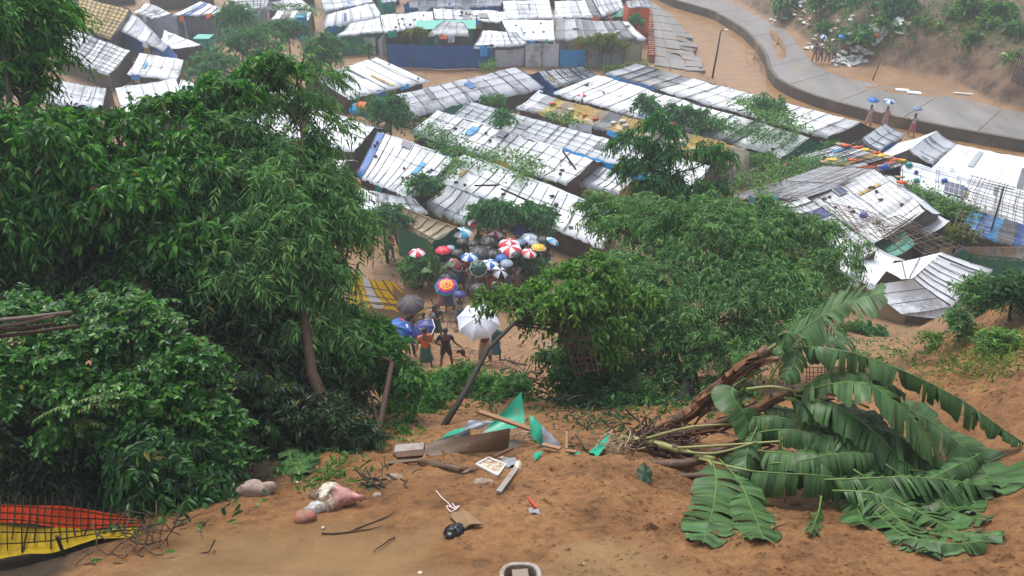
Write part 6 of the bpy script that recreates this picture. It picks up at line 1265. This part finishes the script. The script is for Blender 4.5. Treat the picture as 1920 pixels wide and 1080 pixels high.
def person(label,foot,face=0,h=1.62,top=(.1,.12,.2),low=(.1,.1,.1),lower='trousers',armR='hang',armL='hang',stance=.1,step=0,lean=0,sleeve='short',fine=False,group=None,skinc=0,hat=None,female=False,name='person',shawl=None,raise_leg=False):
    foot=np.asarray(foot,float); k=h/1.70; ca,sa=math.cos(face),math.sin(face)
    def T_(p): x,y,z=p; x,y,z=x*k,(y+lean*max(0,z-.9))*k,z*k; return np.array((x*ca-y*sa,x*sa+y*ca,z))
    par=thing(name,label,'person',foot,group)
    sw=.17 if female else .19
    J={'pel':(0,0,.95),'spine':(0,-.01,1.15),'chest':(0,0,1.34),'neck':(0,0,1.47),'hd1':(0,.01,1.57),'hd2':(0,.01,1.66)}
    for s,nm,arm in ((1,'R',armR),(-1,'L',armL)):
        J['sh'+nm]=(s*sw,0,1.40)
        if arm=='hang': J['el'+nm]=(s*(sw+.07),-.02,1.13); J['ha'+nm]=(s*(sw+.08),.07,.88)
        elif arm=='up': J['el'+nm]=(s*(sw+.05),.17,1.20); J['ha'+nm]=(s*.10,.30,1.42)
        elif arm=='camera': J['el'+nm]=(s*(sw+.03),.22,1.28); J['ha'+nm]=(s*.07,.22,1.58)
        elif arm=='fwd': J['el'+nm]=(s*(sw+.02),.16,1.15); J['ha'+nm]=(s*(sw-.02),.40,1.16)
        elif arm=='out': J['el'+nm]=(s*(sw+.12),-.02,1.14); J['ha'+nm]=(s*(sw+.30),.02,.95)
        elif arm=='hip': J['el'+nm]=(s*(sw+.17),-.04,1.16); J['ha'+nm]=(s*(sw+.0),.06,1.0)
        stp=step*s; J['hip'+nm]=(s*.09,0,.90); kx=s*(.09+stance*.6)
        J['kn'+nm]=(kx,stp*.5+.02,.50); J['an'+nm]=(s*(.09+stance),stp,.085); J['to'+nm]=(s*(.10+stance*1.1),stp+.15,.035)
    if raise_leg: J['knL']=(-.2,.2,.62); J['anL']=(-.2,.02,.24); J['toL']=(-.21,.15,.17)
    names=list(J); ix={n:i for i,n in enumerate(names)}; E=[('pel','spine'),('spine','chest'),('chest','neck'),('neck','hd1'),('hd1','hd2')]
    for q in 'RL': E+=[('chest','sh'+q),('sh'+q,'el'+q),('el'+q,'ha'+q),('pel','hip'+q),('hip'+q,'kn'+q),('kn'+q,'an'+q),('an'+q,'to'+q)]
    rad={'pel':.125,'spine':.11,'chest':.135,'neck':.052,'hd1':.085,'hd2':.078,'sh':.062,'el':.040,'ha':.032,'hip':.088,'kn':.058,'an':.038,'to':.034}
    pts=[T_(J[n]) for n in names]; rr=[(rad[n] if n in rad else rad[n[:2]] if n[:2] in rad else rad[n[:3]])*k for n in names]
    ed=[(ix[a],ix[b]) for a,b in E]
    if fine:
        for q,s in (('R',1),('L',-1)):
            e=np.array(J['el'+q]);hh=np.array(J['ha'+q]); d=nz(hh-e); sd=nz(np.cross(d,(s*.9,.2,0.1))); hi=ix['ha'+q]
            for f in range(5):
                off=(f-1.5)*.021 if f<4 else -.04; ln=(.085,.095,.09,.07,.055)[f]; b0=len(pts)
                p1=hh+d*(.045 if f<4 else .01)+sd*off; p2=p1+d*ln*.55+sd*off*.2; p3=p2+d*ln*.4+np.array((0,.022,0))
                pts+= [T_(p1),T_(p2),T_(p3)]; rr+=[.011*k,.0095*k,.008*k]; ed+=[(hi,b0),(b0,b0+1),(b0+1,b0+2)]
    skin('body',pts,ed,rr,M_SKIN[skinc],par,1,ix['pel'])
    # hair
    hc=T_((0,-.012,1.655)); mb=MB().ball(hc+foot,(.098*k,.105*k,.088*k),10,7,.05); mb.put('hair',M_HAIR,par,smooth=True)
    if fine:
        f=MB(); 
        for s in (-1,1): f.ball(foot+T_((s*.032,.098,1.615)),.010,6,4,0,0)
        f.ball(foot+T_((0,.112,1.585)),(.014,.016,.022),6,5,0,1); f.ball(foot+T_((0,.096,1.545)),(.024,.008,.006),6,4,0,2)
        for s in (-1,1): f.ball(foot+T_((s*.088,.0,1.60)),(.012,.02,.028),6,5,0,1)
        f.put('face',[M_HAIR,M_SKIN[skinc],plain('lips',(.18,.06,.05),.5,.1,5,bmp=0)],par,smooth=True)
    # top garment
    if top is not None:
        tn=['pel','spine','chest','shR','shL','elR','elL']; P=[J[n] for n in tn]; P[0]=(0,0,.93)
        q=.62 if sleeve=='short' else 1.0
        for i_,q_ in ((5,'R'),(6,'L')): P[i_]=tuple(lerp(np.array(J['sh'+q_]),np.array(J['el'+q_]),q))
        e=[(0,1),(1,2),(2,3),(2,4),(3,5),(4,6)]; r_=[.152,.138,.158,.085,.085,.062,.062]
        if sleeve=='none': P=P[:5]; e=e[:4]; r_=r_[:3]+[.075,.075]
        if sleeve=='long':
            for i_,q_ in ((5,'R'),(6,'L')): P.append(tuple(lerp(np.array(J['el'+q_]),np.array(J['ha'+q_]),.9))); e.append((i_,len(P)-1)); r_.append(.046)
        skin('shirt',[T_(p) for p in P],e,[x*k for x in r_],cloth(top),par,1,1)
    if lower=='lungi' or lower=='skirt':
        ln=.16 if lower=='skirt' else .42; rings=[]
        for i,(z,rx,ry) in enumerate([(1.0,.155,.12),(.9,.175,.14),(.7,.19,.16),(ln+.08,.20+stance*.5,.17+abs(step)*.6),(ln,.19+stance*.5,.17+abs(step)*.6)]):
            rings.append([foot+T_((math.cos(a)*rx*(1+.05*math.sin(a*6+i)),math.sin(a)*ry*(1+.06*math.sin(a*5+2*i)),z)) for a in np.linspace(0,2*math.pi,17)])
        MB().grid(rings).put('lungi' if lower=='lungi' else 'long_skirt',cloth(low),par,smooth=True)
    elif lower:
        q=1.0 if lower=='trousers' else .0
        P=[(0,0,.95)]; e=[];r_=[.14]
        for s_ in 'RL':
            a=len(P); P.append(J['hip'+s_]); kn=np.array(J['kn'+s_]); hp=np.array(J['hip'+s_]); an=np.array(J['an'+s_])
            P.append(tuple(lerp(hp,kn,.85 if lower=='shorts' else 1))); e+=[(0,a),(a,a+1)]; r_+=[.108,.09 if lower=='shorts' else .078]
            if q: P.append(tuple(lerp(kn,an,.9))); e.append((a+1,a+2)); r_.append(.058)
        skin('trousers' if q else 'shorts',[T_(p) for p in P],e,[x*k for x in r_],cloth(low),par,1,0)
    if shawl: 
        MB().ball(foot+T_((0,-.02,1.62)),(.115*k,.125*k,.13*k),10,7,.04).put('headscarf',cloth(shawl),par,smooth=True)
    return par,J,T_,foot
def gz(x,y): return H(x,y)
CR=[ # px,py, widthpx, dia m est, colours, label, tilt
 (895,413,38,'wr','red and white umbrella farthest back, just under mango like tree',(0,0),[(5,.6,.12,'w','disc'),(6,.6,.06,'m','disc')]),
 (867,431,43,'cw','cyan and white umbrella at the corner of green hut roof',(0,0),[(5,.6,.16,'n','sq')]),
 (927,434,34,'rw','red umbrella with white star panels behind the charcoal ones',(.05,-.1),None),
 (979,424,43,'n','navy blue umbrella with cream round emblem',(0,-.1),[(6,.5,.13,'y','disc'),(3,.6,.1,'W','sq')]),
 (993,441,36,'gW','blue grey and white panelled umbrella beside navy one',(0,0),None),
 (1018,445,30,'K','charcoal umbrella between blue grey one and dark doorway',(0,0),None),
 (1036,449,27,'cW','pale blue and white umbrella tilted at far end of crowd',(.5,0),None),
 (919,446,42,'k','black umbrella behind the biggest black pair',(0,0),[(5,.7,.05,'W','sq')]),
 (867,449,26,'d','maroon black umbrella under the cyan and white one',(0,0),None),
 (888,453,28,'k','small black umbrella beside maroon black one',(0,0),None),
 (900,467,46,'K','broad charcoal umbrella in the centre of the crowd',(0,-.1),None),
 (926,471,36,'k','charcoal umbrella overlapped by broad charcoal one',(0,0),None),
 (955,452,44,'rw','red and white striped umbrella directly behind a larger twin',(0,0),None),
 (957,463,47,'wr','large red and white striped umbrella in front of its twin',(0,-.15),[(5,.55,.08,'n','disc')]),
 (992,471,30,'rw','red and white umbrella beside yellow umbrella',(.2,-.2),None),
 (1010,460,28,'y','plain yellow umbrella at crowd edge',(.1,0),None),
 (831,465,32,'r','dull red patterned umbrella alone before green hut wall',(0,0),None),
 (782,470,33,'rw','red and white umbrella by bamboo poles before green hut',(0,0),[(5,.6,.14,'w','sq')]),
 (855,492,30,'m','maroon umbrella with white edge tilted sideways',(.75,-.3),None),
 (897,498,34,'G','dark green umbrella with white rim facing downhill',(.05,-.85),None),
 (918,491,36,'bw','blue and white umbrella in front of dark green one',(0,-.1),None),
 (937,506,33,'kW','black umbrella with white printed panels tilted away',(.3,-.35),[(5,.6,.1,'n','sq')]),
 (839,513,37,'K','charcoal umbrella right behind the rainbow umbrella',(0,0),None),
 (896,535,36,'k','black umbrella nearest the small leaning tree',(0,0),None),
 (967,473,22,'K','small charcoal umbrella beneath striped red pair',(0,0),None),
 (844,462,20,'g','grey umbrella squeezed beside dull red patterned one',(0,0),None),
]
CR+=[(880,478,34,'bW','blue and white umbrella low in the gap beside orange vest',(0,0),None),(912,452,26,'k','black umbrella squeezed behind the broad charcoal one',(0,0),None),(940,480,26,'B','plain blue umbrella between green and striped umbrellas',(0,-.1),None),(975,450,26,'s','slate blue umbrella between navy one and striped pair',(0,0),None),(858,470,26,'K','charcoal umbrella beside the dull red one',(0,0),None),(1000,452,22,'g','grey umbrella just behind the yellow one',(0,0),None),(862,548,26,'n','dark blue umbrella trailing down the path by vest',(.1,0),None),(950,490,26,'g','pale grey umbrella below the large striped one',(0,-.1),None)]
crowdtops=[(.30,.30,.32),(.10,.16,.30),(.45,.40,.35),(.08,.08,.09),(.35,.08,.08),(.55,.55,.5),(.12,.25,.20),(.4,.25,.12)]
cn=0
for (px,py,wp,cols,lab,tl,em) in CR:
    g0=W(px,py+wp*.15,2.05); gzv=max(0,H(g0[0],g0[1])); c=W(px,py+wp*.15,gzv+1.98); dia=wp*mpp(c)
    rim='W' if 'edge' in lab or 'rim' in lab else None
    umbrella(lab,c,dia,cols,tl,em,rim,'umbrellas of the crowd in the camp lane',rot=.2 if em else None)
    x,y=c[0]-tl[0]*.5+.05,c[1]-tl[1]*.5-.12; f=(x,y,H(x,y))
    tp=crowdtops[cn%8]; nm=['grey','navy','beige','black','dark red','pale','green','brown'][cn%8]
    person('person in %s shirt holding the %s'%(nm,' '.join(lab.split()[:5])),f,R.uniform(-.6,.6)+math.pi*(R.random()<.3),R.uniform(1.5,1.68),tp,R.choice([(.2,.2,.25),(.25,.15,.1),(.08,.12,.2),(.3,.3,.28)]),R.choice(['lungi','trousers','lungi']),'up','hang',skinc=cn%3,group='people under the crowd of umbrellas'); cn+=1
# rainbow umbrella
c=W(837,538,2.35); umbrella('large rainbow ringed umbrella in front of charcoal umbrella',c,47*mpp(c),'r',(.03,-.35),None,None,None,rain=True,depthr=.2)
def foot(px,py,z=None):
    g=G(px,py) if z is None else W(px,py,z); return (g[0],g[1],g[2])
person('person in pink lungi under the rainbow umbrella, dark bag over shoulder',foot(830,584),.1,1.6,(.25,.2,.22),(.42,.22,.24),'lungi','up','hang',skinc=0)
person('person in beige clothes standing beside pink lungi under rainbow umbrella',foot(845,577),-.2,1.62,(.45,.36,.28),(.50,.40,.30),'lungi','hang','hang',skinc=1)
person('person in long orange rain vest at the mouth of crowd',foot(877,528),2.9,1.62,(.75,.18,.03),(.65,.15,.03),'lungi','hang','hang',skinc=1)
person('second figure in orange cloth partly behind the vest wearer',foot(871,512),2.6,1.6,(.7,.22,.08),(.06,.06,.08),'trousers','hang','fwd',skinc=0)
for lab,(x,y),tp,lo in [('person in black between green rimmed umbrella and orange vest',(885,548),(.03,.03,.04),(.04,.04,.05)),('person with dark trousers before black and white umbrella',(905,552),(.06,.06,.08),(.05,.05,.06)),('person in red shirt beneath black printed umbrella',(925,548),(.45,.06,.05),(.08,.08,.1)),('person in dark grey left of orange vest wearer',(864,540),(.08,.08,.1),(.12,.1,.1)),
    ('person in white shirt at edge of crowd under yellow umbrella',(1012,498),(.6,.58,.55),(.1,.1,.12)),('person in orange shirt standing at green hut wall',(739,462),(.55,.12,.03),(.12,.08,.08)),('person in pale cap behind blue grey umbrella',(973,470),(.6,.58,.55),(.1,.1,.1)),('person sitting in pink at the hut corner',(733,488),(.5,.15,.22),(.1,.1,.12)),
    ('bare headed person between red pair and crowd centre',(940,478),(.3,.25,.2),(.1,.1,.1)),('person in light shirt behind the orange vest wearer',(862,470),(.5,.5,.48),(.1,.1,.1)),('person in teal shirt near grey umbrella',(850,500),(.06,.28,.26),(.1,.1,.1))]:
    person(lab,foot(x,y),R.uniform(-.5,.5),R.uniform(1.5,1.65),tp,lo,'trousers',skinc=R.randrange(3),group='people under the crowd of umbrellas')
# middle distance
c=WY(770,572,25.6); umbrella('dark grey umbrella above man with camera beside the yellow roof',c,56*mpp(c),'d',(-.02,-.22),None,None,None,depthr=.22)
pA=foot(768,668)
par,J,T_,ft=person('man in teal blue shirt holding a camera to his face',foot(770,668),-.5,1.66,(.07,.15,.22),(.05,.06,.09),'trousers','camera','camera',fine=True,skinc=0,sleeve='short')
cp=np.array(ft)+T_((0,.24,1.60)); par=thing('camera','black camera with long lens held up under the grey umbrella','camera',cp); MB().box(cp,(.08,.04,.055)).put('camera_body',M_HAIR,par); MB().tube([cp,cp+T_((.0,.2,.0))],[.045,.05],10).put('lens',M_HAIR,par,smooth=True)
person('man in wet grey shirt bending forward next to green clad man',foot(806,640),-1.2,1.6,(.20,.25,.30),(.20,.18,.12),'trousers','fwd','fwd',fine=True,lean=.35,skinc=0)
person('man in long dark green clothes standing between grey shirt and boy',foot(820,636),-.1,1.64,(.035,.10,.10),(.035,.11,.09),'lungi','hang','hang',fine=True,skinc=0)
person('person in dark clothes behind the wet grey shirt',foot(797,650),-.3,1.55,(.10,.09,.06),(.14,.12,.06),'lungi',skinc=2)
c=WY(744,622,24.6); umbrella('bright blue umbrella with small pink emblem half behind leaves',c,62*mpp(c),'B',(-.15,-.45),[(5,.6,.09,'r','sq'),(4,.6,.08,'W','sq')],None,None,depthr=.3)
person('person mostly hidden under the bright blue umbrella',foot(742,690),0,1.6,(.05,.1,.3),(.1,.1,.15),'trousers','up',skinc=0)
c=WY(793,622,24.2); umbrella('navy umbrella with white rim tilted over orange shirted man',c,58*mpp(c),'n',(-.75,-.35),[(6,.5,.12,'W','sq')],'w',None,depthr=.28)
person('man in orange and white shirt with green lungi near leaves',foot(800,694),.3,1.6,(.60,.16,.06),(.03,.13,.12),'lungi','up','hang',fine=True,skinc=1)
par,J,T_,ft=person('boy in navy shirt and dark shorts standing with legs apart in the mud',foot(838,692),.06,1.58,(.012,.016,.045),(.05,.035,.035),'shorts','out','hip',fine=True,stance=.12,raise_leg=False,skinc=0)
hp=np.array(ft)+T_(J['haR'])+(0.02,0,-.03); par=thing('chicken','dark red brown hen hanging from the hand of the boy','chicken',hp+(0.05,0,-.3))
MB().ball(hp+(.06,0,-.22),(.085,.075,.13),10,7,.12).put('body',plain('dark_feathers',(.05,.02,.018),.7,.5,20),par,smooth=True); MB().tube([hp+(.09,0,-.32),hp+(.15,0,-.4),hp+(.17,0,-.45)],[.035,.022,.02],6).put('neck',plain('red_feathers',(.25,.03,.02),.6,.4,20),par,smooth=True); MB().tube([hp,hp+(.04,0,-.12)],.012,5).put('leg',M_BAML,par)
MB().grid([[hp+(-.02-.06*i,0,-.2-.03*i+.05*j) for j in range(3)] for i in range(3)]).put('tail',plain('dark_feathers',(.05,.02,.018)),par)
c=WY(897,603,24.0); umbrella('big white umbrella in front of small leaning tree trunk',c,84*mpp(c),'W',(.02,-.45),[(5,.45,.07,'s','disc')],None,None,depthr=.2,rot=.1)
person('man in dark red shirt and pale grey lungi beneath white umbrella',foot(909,682),.2,1.66,(.17,.025,.025),(.34,.30,.24),'lungi','up','fwd',fine=True,skinc=0)
person('man in teal shirt and blue lungi beside pale grey lungi',foot(929,678),-.3,1.64,(.03,.20,.20),(.05,.19,.30),'lungi','fwd','hang',fine=True,skinc=1)
# canal walkers
for lab,(ux,uy),wp,cols,(fx,fy),tp,lo,pl in [('plain blue umbrella of canal walker by brown gable end',(1628,212),23,'b',(1626,237),(.55,.50,.52),(.45,.30,.28),'walker in pale top by brown gable end'),
   ('blue and white umbrella of middle canal walker',(1661,218),23,'bw',(1656,240),(.60,.38,.42),(.45,.30,.30),'walker in pink top, middle of the three canal walkers'),
   ('slate blue umbrella of lone canal walker behind two gables',(1711,226),19,'s',(1707,254),(.55,.53,.50),(.45,.12,.12),'walker in white with red legs behind two gables')]:
    f=W(fx,fy,.05); c=np.array((f[0],f[1],1.95)); umbrella(lab,c,wp*mpp(c),cols,(0,-.1)); person(pl,(f[0],f[1]-.05,.0),2.8,1.6,tp,lo,'lungi','up',female=True,skinc=1)
# road people
for lab,ox,cols,wp in [('white and blue umbrella of people on the road',-.35,'Wn',16),('plain dark blue umbrella beside white and blue one on road',1.2,'b',15)]:
    f=W(1541,117,ROADZ); c=f+(ox+.1,0,2.15); umbrella(lab,c,wp*mpp(c),cols,(.1 if ox<0 else .4,-.3))
for i,(ox,tp,lo,lab) in enumerate([(-.7,(.1,.1,.12),(.35,.12,.1),'person in dark top at outer side of road group'),(-.15,(.25,.12,.08),(.15,.08,.08),'person in brown top inside the road group'),(.4,(.35,.45,.10),(.1,.1,.1),'person in yellow green top inside the road group'),(1.0,(.05,.30,.28),(.12,.1,.1),'person in teal top under dark blue umbrella on road')]):
    f=W(1541,118,ROADZ); person(lab,(f[0]+ox,f[1]+.15*(i%2),ROADZ),R.uniform(-.6,.6),R.uniform(1.45,1.7),tp,lo,'trousers','up' if i in (1,3) else 'hang',skinc=i%3)
# umbrellas between the rows
for lab,(x,y,z),wp,cols in [('red and white umbrella behind the edge of a long white roof',(1092,179,1.9),20,'rw'),('blue and white umbrella in the lane by blue side sheet',(1012,172,1.9),13,'bw'),('purple blue umbrella at the end of the ochre row',(1459,303,1.9),14,'n'),('bright red umbrella in the lane below orange gable',(1473,309,1.8),14,'r')]:
    c=W(x,y,z); umbrella(lab,c,wp*mpp(c),cols,(0,0)); person('person beneath the '+' '.join(lab.split()[:6]),(c[0],c[1],0),0,1.58,(.2,.2,.25),(.1,.1,.1),'trousers','up')
flush()
# ---------------------------------------------------------------- rain haze
hz=bpy.data.meshes.new('haze'); X0,X1,Y0,Y1,Z0,Z1=-1300,1300,-30,1000,-3,40
hz.from_pydata([(x,y,z) for x in (X0,X1) for y in (Y0,Y1) for z in (Z0,Z1)],[],[(0,1,3,2),(4,6,7,5),(0,4,5,1),(2,3,7,6),(0,2,6,4),(1,5,7,3)])
ho=bpy.data.objects.new('haze',hz); sc.collection.objects.link(ho); ho['kind']='stuff'
m=bpy.data.materials.new('haze_air'); m.use_nodes=True; nt=m.node_tree; nt.nodes.clear(); v=nt.nodes.new('ShaderNodeVolumePrincipled'); v.inputs['Color'].default_value=(.90,.95,1,1); v.inputs['Density'].default_value=.0017; v.inputs['Anisotropy'].default_value=.2
o=nt.nodes.new('ShaderNodeOutputMaterial'); nt.links.new(v.outputs[0],o.inputs['Volume']); hz.materials.append(m)
